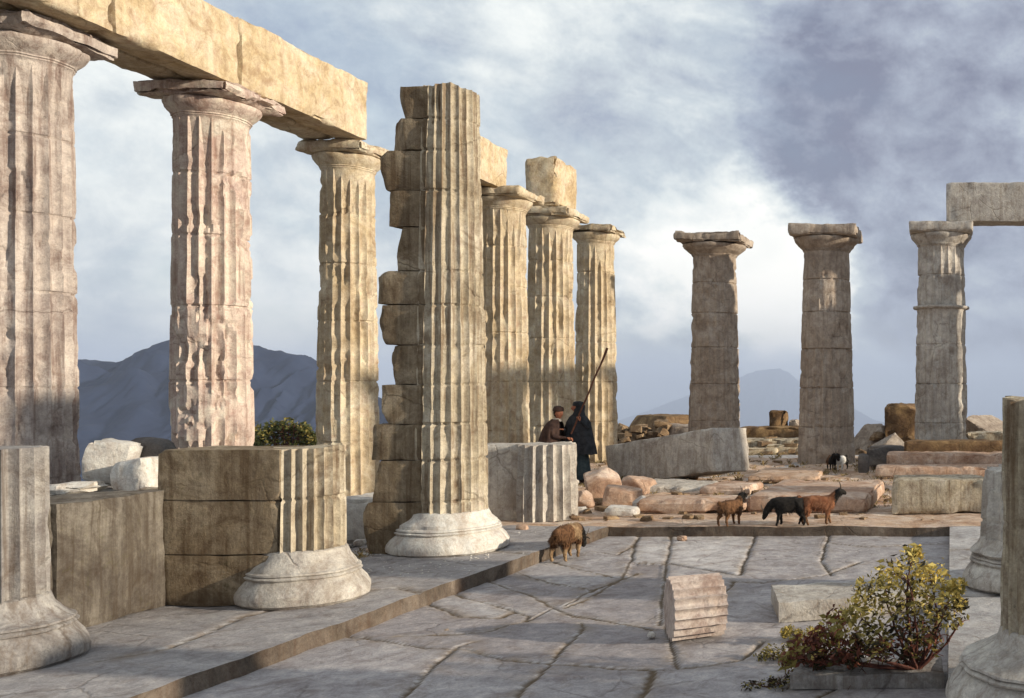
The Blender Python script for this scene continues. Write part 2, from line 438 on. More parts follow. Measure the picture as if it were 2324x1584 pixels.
ridge('hills', [(-900, 900), (-500, 860), (-150, 830), (60, 812), (190, 815), (280, 823), (312, 808), (345, 795), (366, 780), (395, 769), (450, 764), (520, 767), (590, 783), (640, 795), (680, 806), (702, 826), (728, 846), (790, 872), (900, 915), (1040, 960), (1300, 1010)], 1050, -100, 3.1, .42, 'h')
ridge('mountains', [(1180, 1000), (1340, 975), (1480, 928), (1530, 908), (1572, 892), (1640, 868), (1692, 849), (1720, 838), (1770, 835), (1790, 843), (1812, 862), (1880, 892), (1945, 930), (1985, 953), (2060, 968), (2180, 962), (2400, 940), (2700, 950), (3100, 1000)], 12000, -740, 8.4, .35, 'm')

# haze: one box of even air round the camera, ground and hills
hz_m = bpy.data.materials.new('haze_air'); hz_m.use_nodes = True; t_ = hz_m.node_tree; t_.nodes.clear()
pv = N(t_, 'ShaderNodeVolumePrincipled', Density=.00018); pv.inputs['Color'].default_value = (.60, .70, .91, 1); pv.inputs['Anisotropy'].default_value = 0.0
ho = N(t_, 'ShaderNodeOutputMaterial'); t_.links.new(pv.outputs[0], ho.inputs['Volume'])


def plain_box(x0, x1, y0, y1, z0, z1):
    v = [Vector((x, y, z)) for z in (z0, z1) for y in (y0, y1) for x in (x0, x1)]
    return v, [(0, 2, 3, 1), (4, 5, 7, 6), (0, 1, 5, 4), (2, 6, 7, 3), (0, 4, 6, 2), (1, 3, 7, 5)]


tag(mk('haze', plain_box(-9000, 9000, -7000, 15500, -770, 300), hz_m, smooth=False), kind='stuff')


# ------------------------------------------------------------------ floors
def seg_dist(P, polys):
    d = np.full(len(P), 9.0)
    for pl in polys:
        for a, b in zip(pl[:-1], pl[1:]):
            a = np.array(a); b = np.array(b); ab = b - a; L = (ab ** 2).sum() + 1e-9
            tt = np.clip(((P - a) @ ab) / L, 0, 1); q = a + tt[:, None] * ab
            d = np.minimum(d, np.hypot(*(P - q).T))
    return d


def sheet(name, fx0, fx1, y0, y1, z, mat, res=.04, joints=(), jw=.018, jd=.02, skirt=None, wob=.006, slabs=False):
    """A floor between two side lines fx0(y), fx1(y); skirt drops the named edges."""
    ny = int((y1 - y0) / res); nx = int((fx1((y0 + y1) / 2) - fx0((y0 + y1) / 2)) / res)
    Y, X = [], []
    ys = np.linspace(y0, y1, ny + 1)
    V = []
    for y in ys:
        a, b = fx0(y), fx1(y)
        if 'r' in (skirt or ''): b += .012 * fr(Vector((3, y * 2.2, 1)), 4)
        for x in np.linspace(a, b, nx + 1): V.append((x, y))
    P = np.array(V)
    wj = np.array([[.022 * fr(Vector((x * 2.3, y * 2.3, 5)), 3), .022 * fr(Vector((x * 2.3, y * 2.3, 9)), 3)] for x, y in P])
    d = seg_dist(P + wj, joints) if joints else np.full(len(P), 9.)
    wid = np.array([jw * (1 + .7 * mn.noise(Vector((x * 3, y * 3, 2)))) for x, y in P])
    g = np.clip(1 - d / (wid * 1.6), 0, 1)
    zz = np.array([z + wob * fr(Vector((x * .9, y * .9, z)), 4) + wob * .35 * fr(Vector((x * 6, y * 6, z)), 3) for x, y in P]) - jd * np.minimum(1, g * 1.6) - jd * .08 * np.clip(1 - d / .09, 0, 1)
    tone = np.full(len(P), .5)
    if slabs:
        w_ = nx + 1; lab = np.where(d < .030, -2, -1); rd = random.Random(44); cur = 0
        for s0 in range(len(P)):
            if lab[s0] != -1: continue
            stack = [s0]; lab[s0] = cur; cells = []
            while stack:
                q = stack.pop(); cells.append(q); i_, j_ = q % w_, q // w_
                for ii, jj in ((i_ - 1, j_), (i_ + 1, j_), (i_, j_ - 1), (i_, j_ + 1)):
                    if 0 <= ii <= nx and 0 <= jj <= ny and lab[jj * w_ + ii] == -1: lab[jj * w_ + ii] = cur; stack.append(jj * w_ + ii)
            cx, cy = P[cells].mean(0); tx, ty, h0 = rd.uniform(-.006, .006), rd.uniform(-.006, .006), rd.uniform(-.006, .006)
            zz[cells] += h0 + (P[cells, 0] - cx) * tx + (P[cells, 1] - cy) * ty
            tone[cells] = rd.random(); cur += 1
    verts = [(P[i, 0], P[i, 1], zz[i]) for i in range(len(P))]
    fs = []
    w = nx + 1
    for j in range(ny):
        for i in range(nx): fs.append((j * w + i, j * w + i + 1, (j + 1) * w + i + 1, (j + 1) * w + i))
    jv = list(np.clip(g * 2.6, 0, 1))

    def drop(ids, flip):
        n = len(verts)
        lv = 5
        for l in range(1, lv + 1):
            for q in ids:
                x, y, z_ = verts[q]
                k = .010 * fr(Vector((x * 3, y * 3, l * .9)), 3)
                verts.append((x + k, y + k, z_ - .26 * l / lv if l < lv else z_ - .26)); jv.append(0.0)
        rows = [list(ids)] + [list(range(n + (l) * len(ids), n + (l + 1) * len(ids))) for l in range(lv)]
        for r0, r1 in zip(rows[:-1], rows[1:]):
            for a in range(len(ids) - 1):
                q = (r0[a], r0[a + 1], r1[a + 1], r1[a]); fs.append(q[::-1] if flip else q)
    if skirt:
        if 'r' in skirt: drop([j * w + nx for j in range(ny + 1)], True)
        if 'l' in skirt: drop([j * w for j in range(ny + 1)], False)
        if 'f' in skirt: drop([i for i in range(nx + 1)], True)
        if 'b' in skirt: drop([ny * w + i for i in range(nx + 1)], False)
    nf0 = ny * nx
    o = mk(name, (verts, fs), [mat, M['soil']], angle=50)
    o.data.polygons.foreach_set('material_index', [0] * nf0 + [1] * (len(fs) - nf0))
    at_ = o.data.attributes.new('joint', 'FLOAT', 'POINT'); at_.data.foreach_set('value', jv)
    at_ = o.data.attributes.new('soil', 'FLOAT', 'POINT'); at_.data.foreach_set('value', list(np.clip(1 - d / .17, 0, 1)) + [0.] * (len(jv) - len(d)))
    at_ = o.data.attributes.new('tone', 'FLOAT', 'POINT'); at_.data.foreach_set('value', list(tone) + [.5] * (len(jv) - len(tone)))
    return tag(o, kind='structure')


ZF, ZS = .05, -.085                       # raised cella floor, sunken paving


def z5(*pts): return [tuple(gnd((800 + x * .3012) * .9902, (1150 + y * .3012) * .9902, ZS).xy) for x, y in pts]
def z3(*pts): return [tuple(gnd((1300 + x * .4505) * .9902, (1180 + y * .4505) * .9902, ZS).xy) for x, y in pts]


def zk(z, *pts): return [tuple(gnd(x, y, z).xy) for x, y in pts]


PJ = [z5((-40, 1010), (90, 1030), (400, 1090), (600, 1130), (860, 1135), (1200, 1210), (1450, 1235), (1900, 1260), (2324, 1290)),
      z5((330, 1560), (420, 1480), (600, 1310), (830, 1110), (960, 1070)), z5((350, 1020), (850, 1010), (1100, 980), (1240, 930)),
      z5((620, 790), (850, 870), (1060, 885)), z5((870, 735), (1080, 780), (1250, 830), (1370, 860), (1340, 910)),
      z5((1110, 620), (1350, 700), (1560, 800), (1700, 870), (1900, 900), (2300, 960)), z5((1640, 790), (1800, 700), (2000, 620), (2200, 540)),
      z5((1360, 560), (1500, 610), (1850, 670)), z5((1250, 1500), (1310, 1450), (1500, 1270), (1540, 1220), (1780, 960), (1760, 920)),
      z5((1560, 460), (1800, 520), (2050, 580)), z5((2200, 1530), (2324, 1310)),
      z3((0, 765), (250, 780), (500, 795), (700, 775), (880, 740), (1000, 640)), z3((360, 960), (430, 800)), z3((0, 470), (150, 400), (280, 320), (320, 240), (350, 140)),
      z3((0, 500), (200, 540), (440, 580)), z3((880, 310), (910, 220), (940, 160), (955, 110)), z3((760, 500), (800, 400), (850, 340), (1000, 345), (1300, 310), (1500, 240)),
      z3((520, 180), (500, 270), (470, 560)), z3((1330, 120), (1290, 240), (1350, 310)), z3((140, 190), (260, 200), (350, 150)), z3((1340, 150), (1550, 165), (1880, 150)),
      z3((1120, 880), (1220, 740), (1280, 600)), z3((300, 240), (520, 250), (870, 310)), z3((1230, 940), (1700, 760)),
      z3((500, 560), (540, 700), (560, 790)), z5((1240, 930), (1340, 910), (1560, 800)), z5((1060, 885), (1150, 880), (1250, 830)), z5((1850, 670), (1950, 640)), z5((1110, 620), (1020, 590)), z5((1360, 560), (1260, 520)), z5((620, 790), (540, 760)), z5((870, 735), (800, 700)), z3((950, 110), (960, 80)), z3((1330, 120), (1335, 80)), z3((350, 140), (380, 90)), z3((520, 180), (530, 90)), [(-4.8, 3.2), (-2.9, 5.6), (-1.2, 5.9), (0.1, 5.8)], [(-3.4, 3.), (-2.9, 5.6)], [(-1.5, 3.), (-1.2, 5.9)]]
kerb_x = lambda y: -5.09 + (y - 6.0) * (0.47 / 7.2)
sheet('paving', lambda y: kerb_x(y) - .03, lambda y: .05, 2.6, 13.26, ZS, M['paving'], res=.024, joints=PJ, jw=.013, jd=.014, wob=.012, slabs=True)
KJ = [zk(ZF, (975, 1352), (900, 1335), (820, 1342)), zk(ZF, (230, 1500), (390, 1470), (560, 1400), (830, 1330)), zk(ZF, (1215, 1262), (1130, 1250)), zk(ZF, (560, 1500), (760, 1500))]
sheet('cella_floor', lambda y: -7.0, kerb_x, 2.6, 13.2, ZF, M['kerb'], res=.035, joints=KJ, jw=.014, jd=.015, skirt='r', wob=.014, slabs=True)
sheet('cella_floor_back', lambda y: -7.0, lambda y: 2.6, 13.2, 15.2, ZF, M['dust'], res=.05, skirt='f', wob=.02)
sheet('cella_floor_side', lambda y: -.02 + .004 * y, lambda y: 2.6, 2.6, 13.2, ZF, M['kerb'], res=.05, joints=[[(0, 8.9), (2.6, 9.0)], [(0, 11.4), (2.6, 11.4)]], skirt='l', wob=.012)
for o in [o for o in C.objects if o.name.startswith('cella_floor_')]: o.name = 'cella_floor'
sheet('earth_floor', lambda y: -8.9, lambda y: 4.6, 15.2, 26.2, .015, M['dust'], res=.10, wob=.07)
# the platform the columns stand on
PJT = [[(-11, y), (-8.6, y + .1)] for y in np.arange(4, 27, 1.35)] + [[(-8.9, 2), (-8.6, 27)]]
sheet('platform', lambda y: -11.0, lambda y: -6.98, 2.0, 27.2, -.012, M['kerb'], res=.12, skirt='lrfb', wob=.012, joints=PJT, jw=.03)
sheet('platform', lambda y: 2.55, lambda y: 6.6, 2.0, 27.2, -.012, M['kerb'], res=.2, skirt='lrfb', wob=.012)
sheet('platform', lambda y: -6.98, lambda y: 2.55, 15.0, 27.2, -.014, M['kerb'], res=.2, skirt='lrfb', wob=.012)
tag(mk('platform_step', plain_box(-11.5, 7.1, 1.5, 27.7, -1.2, -.27), M['kerb'], smooth=False), kind='structure')

# ------------------------------------------------------------------ outer colonnade
HC = 5.96


def doric(name, label, px, Y, mat, seed, rb=.49, rt=.42, h=HC, z0=0.0, aw=.60, ew=.56, X=None, erode=.6, fl=None, group='fluted columns of the outer colonnade', cap_z=.46, joints=None, tilt=0, ring=None, depth=.14, awr=.018, chip=.09, seg=7, capm=None, rotz=0):
    x = (px - VX) / F * Y if X is None else X
    t = thing(name, label, 'column', (x, Y, z0), (0, R(tilt), 0), group)
    sh = h - cap_z
    js = joints if joints is not None else [sh * k for k in (.19, .37, .55, .72, .87)]
    mk('shaft', fluted(sh, rb, rt, seed, joints=js, erode=erode, flute_z=fl, depth=depth, per=seg, rowh=.05 if Y < 17 else .085), mat, t, angle=30)
    e0 = sh - .02; eh = cap_z * .54
    prof = [(rt * .97, 0), (rt * 1.0, .035), (rt * 1.03, .045), (rt * 1.02, .06), (rt * 1.06, .07), (rt * 1.05, .085), (rt + (ew - rt) * .55, eh * .55), (rt + (ew - rt) * .88, eh * .78), (ew, eh * .95), (ew * .99, eh * 1.05), (ew * .93, eh * 1.1)]
    cp = mk('capital', turned(prof, seed + 3, nth=64, amp=.045, z0=e0), capm or mat, t, angle=50)
    ab = rbox(aw * 2, aw * 2, cap_z - eh * 1.08 + .02, seed + 5, res=.055, amp=awr, chip=chip, rng=.06)
    a_ = mk('abacus', xf(ab, Matrix.Translation((0, 0, e0 + eh * 1.08 - .002)) @ Matrix.Rotation(R(rotz), 4, 'Z')), capm or mat, cp, angle=50)
    if ring:
        mk('ring_moulding', turned([(ring[1] - .04, 0), (ring[1] + .03, .01), (ring[1] + .055, .04), (ring[1] + .045, .075), (ring[1] - .04, .09)], seed, nth=64, amp=.02, z0=ring[0]), mat, t)
    return t


doric('fluted_column', 'pink-grey fluted column cut by the left picture edge, under the start of the golden beam', 52, 10.75, M['ashen'], 1, erode=.5, joints=[.95, 1.95, 3.0, 3.85, 4.7], aw=.60)
doric('fluted_column', 'pinkish fluted column with a broken capital, carrying the middle of the golden beam', 482, 13.1, M['pink'], 2, rb=.475, rt=.42, erode=.8, ew=.55, aw=.62, chip=.2, awr=.04)
doric('fluted_column', 'golden fluted column under the far end of the long beam, behind the tall broken column', 790, 16.15, M['gold'], 3, rb=.47, rt=.39, ew=.51, aw=.55)
doric('fluted_column', 'fluted column hidden behind the tall broken column, below the short beam', 985, 18.0, M['gold'], 4, seg=5)
doric('fluted_column', 'fluted column just right of the tall broken column, below the short beam end', 1142, 19.9, M['gold'], 5, rb=.52, rt=.44, aw=.62)
doric('fluted_column', 'fluted column with a single square block on its capital, above the two shepherds', 1250, 22.2, M['gold'], 6, rb=.56, rt=.47, aw=.66, ew=.62)
doric('fluted_column', 'golden fluted column with a bare capital, behind the staff of the standing shepherd', 1352, 24.5, M['gold'], 7, rb=.55, rt=.44, aw=.62, ew=.58, chip=.16)
doric('fluted_column', 'dark brown worn column with a ragged flat capital, behind the tilted fallen beam', 1622, 26.0, M['brown'], 8, rb=.70, rt=.565, aw=.88, ew=.84, erode=.55, depth=.05, chip=.14, awr=.03, cap_z=.60)
doric('fluted_column', 'grey-brown column with a square capital, fluted only low on its right side', 1876, 24.6, M['brown'], 9, rb=.73, rt=.575, aw=.85, ew=.82, z0=-.12, h=HC + .1, erode=.5, depth=.08, fl=(.6, 3.0), cap_z=.64, chip=.05)
doric('fluted_column', 'greyish column with a thin ring moulding, under the end of the right-hand beam', 2136, 24.3, M['grey'], 10, rb=.68, rt=.58, aw=.78, ew=.76, erode=.5, depth=.07, cap_z=.58, ring=(3.84, .655), chip=.05)
doric('fluted_column', 'grey column outside the right picture edge under the right-hand beam', 2405, 24.3, M['grey'], 11, rb=.68, rt=.58, aw=.72, ew=.70, erode=.6, depth=.06, cap_z=.50)
# the opposite flank of the temple, unseen; columns placed to shade the left row
for i, y in enumerate((14.4, 17.5, 20.15, 22.75)):
    doric('fluted_column', 'fluted column of the far flank, right of the picture', 0, y, M['grey'], 20 + i, X=5.4, seg=4)

ZB = HC
BG = 'stone beams lying across the capitals'


def beam(label, p0, p1, depth, hgt, mat, seed, z=ZB, chip=.05, amp=.014, group=BG, name='architrave_block', side=0.0, res=.07):
    d = Vector(p1) - Vector(p0); L = d.length
    vf = rbox(L - .012, depth, hgt, seed, res=res, amp=amp * .6, chip=chip * .6, rng=.05, nmax=64, cuts=3, cutd=.10)
    o = mk(name, vf, mat, angle=45)
    mid = (Vector(p0) + Vector(p1)) / 2; o.location = (mid.x, mid.y, z); o.rotation_euler = (0, 0, math.atan2(d.y, d.x))
    return tag(o, label, 'beam', group)


fx = lambda y: -9.40 - .012 * (y - 10.9)     # front face of the long beam
for lab, ya, yb, sd in (('golden beam block above the leftmost column', 8.2, 10.95, 31),
                        ('golden beam block between the leftmost column and the broken capital', 10.95, 12.95, 32),
                        ('golden beam block whose clean end stands above the third column', 12.95, 15.84, 33)):
    beam(lab + ', inner face', (fx(ya) - .235, ya, 0), (fx(yb) - .235, yb, 0), .47, .95 if sd != 31 else .97, M['beam'], sd)
    beam(lab + ', outer row hidden behind', (fx(ya) - .76, ya, 0), (fx(yb) - .76, yb, 0), .49, .90, M['gold'], sd + 10)
beam('short pale gold beam showing right of the tall broken column', (-9.32, 17.75, 0), (-9.30, 20.0, 0), .50, .86, M['beam'], 51)
beam('outer row of the short pale gold beam', (-9.86, 17.75, 0), (-9.84, 20.0, 0), .52, .84, M['gold'], 52)
p = at(1254, 0, 22.2)
o = mk('beam_block', rbox(.72, 1.25, 1.12, 53, res=.07, amp=.02, chip=.08), M['beam'], angle=45, loc=(p.x - .02, 22.2, ZB)); tag(o, 'single square golden block standing on the capital above the two shepherds', 'block')
p0 = at(2147, 0, 23.9)
o = beam('grey beam running out of the right picture edge on two capitals', (p0.x, 24.1, 0), (p0.x + 4.4, 24.1, 0), .75, .98, M['grey'], 54)
# broken bracket stones between the capitals and the soffit of the long beam
for px, Y, w, dd, hh, sd, lab in ((140, 10.4, .75, .42, .30, 61, 'grey bracket stone on the leftmost capital below the golden beam'),):
    pass

# ------------------------------------------------------------------ engaged columns with spur walls
def engaged(label, X, Y, rb, rt, h, base_r, seed, mat, basemat, joints, spur, ragged=.0, depth=.17, per=7, nf=20):
    t = thing('engaged_column', label, 'broken column', (X, Y, ZF), (0, 0, 0), 'engaged columns of the cella')
    k = base_r or 0; sb = .45 if base_r else 0.0
    prof = [(k * .92, 0), (k * .99, .03), (k, .07), (k * .985, .11), (k * .93, .165), (k * .86, .215), (k * .835, .232), (k * .865, .240), (k * .872, .252), (k * .85, .262), (k * .825, .268), (k * .852, .276), (k * .845, .29), (k * .80, .30), (max(rb * 1.22, k * .70), .335), (rb * 1.08, .39), (rb * 1.0, .46), (rb * .95, .47)]
    if base_r: mk('base_moulding', turned(prof, seed, nth=120, amp=.026), basemat, t, angle=32)
    mk('shaft', fluted(h - sb, rb, rt, seed + 2, z0=sb, joints=[j - sb for j in joints], erode=.3, depth=depth, ragged=ragged, per=per, nf=nf, rowh=.06), mat, t, angle=30)
    parts = [xf(rbox(x1 - x0, y1 - y0, z1 - z0 - .003, seed + 40 + i, res=.04, amp=.007 if ch > .034 else .005, chip=ch * .3, rng=.03, cuts=(5 if ch > .0355 else 2) if .034 < ch < .037 else 2, cutd=(.30 if ch > .0355 else .12) if .034 < ch < .037 else .06, cdir=(-1, 0) if .034 < ch < .037 else None), Matrix.Translation(((x0 + x1) / 2 - X, (y0 + y1) / 2 - Y, z0))) for i, (x0, x1, y0, y1, z0, z1, ch) in enumerate(spur)]
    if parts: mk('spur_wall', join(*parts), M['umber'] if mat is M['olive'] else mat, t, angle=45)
    return t


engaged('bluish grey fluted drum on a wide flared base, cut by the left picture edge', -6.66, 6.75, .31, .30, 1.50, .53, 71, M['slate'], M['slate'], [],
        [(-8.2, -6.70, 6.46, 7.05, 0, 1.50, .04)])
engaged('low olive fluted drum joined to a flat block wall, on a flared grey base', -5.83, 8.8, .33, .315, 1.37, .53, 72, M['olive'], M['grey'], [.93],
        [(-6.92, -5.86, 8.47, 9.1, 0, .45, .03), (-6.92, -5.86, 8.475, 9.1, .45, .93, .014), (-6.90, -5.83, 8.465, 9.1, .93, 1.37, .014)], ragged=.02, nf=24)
Y3 = 11.4; R3 = lambda z: .425 - .10 * z / 5.5; X3 = (1019 - VX) / F * Y3; yf = 11.02
L3 = lambda px: (px - VX) / F * yf
cz = lambda py: EYE + (HY - py) / F * yf - ZF
TR = [(186, 908), (200, 900), (262, 902), (266, 872), (282, 865), (335, 868), (350, 860), (400, 856), (418, 885), (430, 893), (450, 880), (470, 890), (500, 876), (515, 893), (530, 880), (555, 876), (575, 890), (602, 893), (610, 860), (640, 854), (690, 858), (700, 870), (740, 856), (775, 872), (785, 866), (800, 876), (830, 878), (865, 884), (875, 872), (905, 866), (940, 870), (960, 862), (966, 854), (1000, 850), (1040, 836), (1050, 828), (1100, 838), (1140, 828), (1150, 846), (1200, 836), (1265, 818)]
J3 = [cz(y) for y in (1140, 1045, 962, 872, 782, 690, 612, 512, 428, 336, 262)]


spur3 = []
tz = [cz(a) for a, _ in TR][::-1]; tx_ = [L3(b) for _, b in TR][::-1]
bounds = [0] + J3 + [cz(187)]
for za, zb in zip(bounds[:-1], bounds[1:]):
    xl = float(min(np.interp(za * .75 + zb * .25, tz, tx_), np.interp((za + zb) / 2, tz, tx_), np.interp(za * .25 + zb * .75, tz, tx_)))
    y0_ = Y3 - R3(zb) + .05 + random.uniform(-.006, .006)
    spur3.append((xl - .03, X3 + .05, y0_, yf + .62, za, zb, .035 + .001 * (len(spur3) % 3 == 1)))
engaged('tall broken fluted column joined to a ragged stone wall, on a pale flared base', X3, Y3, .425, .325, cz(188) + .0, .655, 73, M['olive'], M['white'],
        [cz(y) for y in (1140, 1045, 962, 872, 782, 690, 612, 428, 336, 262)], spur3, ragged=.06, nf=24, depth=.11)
Y4 = 14.0; X4 = (1238 - VX) / F * Y4
engaged('low pale fluted drum in front of the two shepherds', X4, Y4, .45, .42, 1.08, None, 74, M['grey'], M['grey'], [], [(X4 - .95, X4 - .1, 13.75, 14.3, 0, 1.08, .08)], ragged=.03)
engaged('fluted drum on a double-ringed flared base, cut by the right picture edge', .668, 5.92, .345, .33, 1.85, .685, 75, M['olive'], M['grey'], [1.1], [(.8, 2.3, 5.62, 6.1, 0, 1.82, .06)], ragged=.04, nf=26)
engaged('low grey stump on a flared base behind the drum at the right picture edge', .79, 9.45, .47, .44, 1.12, .66, 76, M['grey'], M['grey'], [.62], [(.8, 2.3, 9.15, 9.75, 0, .95, .06)], ragged=.05, nf=14)

# cella side wall
CW = 'stones of the cella side wall'
def block(name, label, cat, x0, x1, y0, y1, z0, h, mat, seed, rot=(0, 0, 0), chip=.05, amp=.014, res=.06, rnd=0., group=None, rng=.05, cuts=0, cutd=.22):
    o = mk(name, rbox(x1 - x0, y1 - y0, h, seed, res=res, amp=amp, chip=chip, rnd=rnd, rng=rng, cuts=cuts, cutd=cutd), mat, angle=32, loc=((x0 + x1) / 2, (y0 + y1) / 2, z0))
    o.rotation_euler = tuple(R(a) for a in rot)
    return tag(o, label, cat, group)


block('wall_slab', 'stained grey wall slab with a dark crack, left of the low olive drum', 'wall', -7.45, -6.82, 7.42, 8.455, ZF, 1.02, M['darkened'], 81, chip=.012)
block('wall_slab', 'grey wall slab just behind the drum at the left picture edge', 'wall', -7.45, -6.83, 7.06, 7.41, ZF, 1.02, M['darkened'], 82, chip=.012)
block('wall_slab', 'low pale wall slab between the low olive drum and the tall broken column', 'wall', -7.5, -6.93, 9.12, 11.1, ZF, .70, M['white'], 83, chip=.06)
block('wall_slab', 'low wall slab behind the tall broken column', 'wall', -7.5, -6.93, 11.75, 13.7, ZF, .55, M['white'], 84, chip=.08)
# stones heaped behind the wall between the first two columns
block('stone_block', 'large rough block half hidden behind the wall, carrying the fallen stones', 'block', -9.35, -7.55, 9.2, 10.5, 0, .92, M['grey'], 85)
block('stone_block', 'tilted squared block with a pale face, topmost of the stones behind the left wall', 'block', -8.84, -8.42, 9.75, 10.12, .95, .50, M['white'], 86, rot=(4, 14, 24), chip=.05, cuts=5, cutd=.2)
block('stone_block', 'pale wedge-shaped block leaning beside the tilted block', 'block', -8.28, -7.84, 9.55, 9.95, .92, .33, M['white'], 87, rot=(0, -12, -8), chip=.04, cuts=5, cutd=.2)
block('stone_block', 'flat white slab under the tilted block behind the left wall', 'block', -8.75, -8.35, 9.3, 9.72, .92, .11, M['white'], 88, rot=(0, 0, 5))
block('stone_block', 'dark rounded boulder behind the pale wedge-shaped block', 'boulder', -8.72, -8.25, 10.15, 10.5, .92, .50, M['dark'], 89, rnd=.3, cuts=8, cutd=.3, rot=(0, 10, 0))

block('wall_slab', 'unseen tall pier added to shade the leftmost column, right of the picture', 'wall', 2.62, 3.25, 8.55, 9.5, -.01, 5.2, M['grey'], 222, res=.12, cuts=5, cutd=.4)  # unseen pier, height and place chosen for the shade it casts

# ------------------------------------------------------------------ fallen stones
def pxblock(name, label, cat, pxa, pxb, py_bot, z0, h, dep, mat, seed, rot=(0, 0, 0), **kw):
    a = gnd(pxa, py_bot, z0); b = gnd(pxb, py_bot, z0)
    return block(name, label, cat, a.x, b.x, a.y, a.y + dep, z0, h, mat, seed, rot=rot, **kw)


# tilted fallen beam
b0 = at(1525, 1085, 19.3)
o = mk('fallen_beam', rbox(3.1, .95, .86, 91, res=.07, amp=.010, chip=.03, cuts=4, cutd=.14), M['grey'], angle=45, loc=(b0.x, 19.7, .06)); o.rotation_euler = (R(-3), R(-8.5), R(-31))
tag(o, 'long grey fallen beam lying tilted with its lit end to the right', 'fallen beam')
pxblock('fallen_slab', 'bluish slab lying flat below the fallen beam', 'slab', 1455, 1610, 1122, 0, .16, .9, M['grey'], 92, rot=(4, 3, 6), cuts=7, cutd=.3)
pxblock('fallen_slab', 'flat reddish slab below the lit end of the fallen beam', 'slab', 1590, 1700, 1128, 0, .17, 1.2, M['rust'], 93, rot=(0, 0, -6), cuts=7, cutd=.3)
pxblock('fallen_slab', 'long low reddish slab behind the paving, left of the goats', 'slab', 1440, 1690, 1168, .04, .22, .75, M['rust'], 94, rot=(0, 0, 1), chip=.07, cuts=7, cutd=.3)
pxblock('fallen_slab', 'broad pinkish slab with a shaded front edge behind the dark goat', 'slab', 1700, 1978, 1166, .04, .27, 2.6, M['rust'], 95, rot=(0, 0, -2), chip=.07, cuts=7, cutd=.3)
pxblock('fallen_slab', 'broad flat slab at the foot of the grey-brown column', 'slab', 1690, 1850, 1096, 0, .13, 2.2, M['dust'], 96, rot=(0, 0, 3), chip=.05, cuts=7, cutd=.3)
pxblock('stone_block', 'squared olive block on the back floor beside the right-hand stump', 'block', 2022, 2238, 1168, ZF, .52, .9, M['olive'], 97, chip=.03)
for i, (pa, pb, y, z, h, d, m, lab) in enumerate(((1985, 2290, 20.2, 0, .26, .8, 'rust', 'lowest of three reddish steps left of the right-hand drum'),
                                                  (2010, 2300, 21.0, 0, .48, .8, 'rust', 'middle of three reddish steps left of the right-hand drum'),
                                                  (2050, 2310, 21.8, 0, .70, .8, 'ochre', 'topmost of three reddish steps left of the right-hand drum'))):
    a, b = at(pa, 0, y), at(pb, 0, y)
    block('stone_step', lab, 'step', a.x, b.x, y, y + d, z, h, M[m], 100 + i, chip=.06, rot=(0, 0, 2), cuts=5)
pxblock('boulder', 'long dark grey boulder right of the grey-brown column', 'boulder', 1965, 2055, 1062, .05, .50, .7, M['dark'], 104, rnd=.2, chip=.06, cuts=8, cutd=.3)
pxblock('boulder', 'small black upright stone beside the foot of the grey-brown column', 'boulder', 1946, 1972, 1078, .02, .45, .3, M['dark'], 105, rnd=.4)
# rubble heap beside the low pale drum
RG = 'broken stones of the rubble heap'
for i, (pa, pb, yb, yt, m, rx, ry, rz, rd, lab) in enumerate((
        (1328, 1404, 1128, 1064, 'rust', 8, -14, 20, .25, 'steep reddish stone on top of the rubble heap beside the low pale drum'),
        (1400, 1470, 1118, 1082, 'rust', 0, 12, -10, .15, 'flat reddish flake on the right side of the rubble heap'),
        (1356, 1440, 1150, 1106, 'rust', 6, 8, 12, .2, 'large pinkish stone at the front of the rubble heap'),
        (1300, 1345, 1155, 1110, 'rust', 0, -10, 30, .4, 'brownish stone at the left foot of the rubble heap'),
        (1425, 1470, 1158, 1128, 'white', 0, 20, -30, .2, 'pale wedge of stone at the right foot of the rubble heap'),
        (1300, 1330, 1166, 1146, 'white', 0, 0, 10, .3, 'small white stone in front of the rubble heap'),
        (1365, 1440, 1172, 1150, 'white', 0, 3, 5, .3, 'low pale stone in front of the rubble heap'),
        (1380, 1420, 1085, 1066, 'white', 0, 20, 40, .3, 'small white stone behind the rubble heap'))):
    zb = ZF
    a, b = gnd(pa, yb, zb), gnd(pb, yb, zb); h = (yb - yt) / F * a.y
    block('rubble_stone', lab, 'stone', a.x, b.x, a.y, a.y + (b.x - a.x) * .8, zb - .02, h, M[m], 110 + i, rot=(rx, ry, rz), rnd=rd * .5, chip=.04, amp=.012, res=.035, group=RG, cuts=9, cutd=.35)
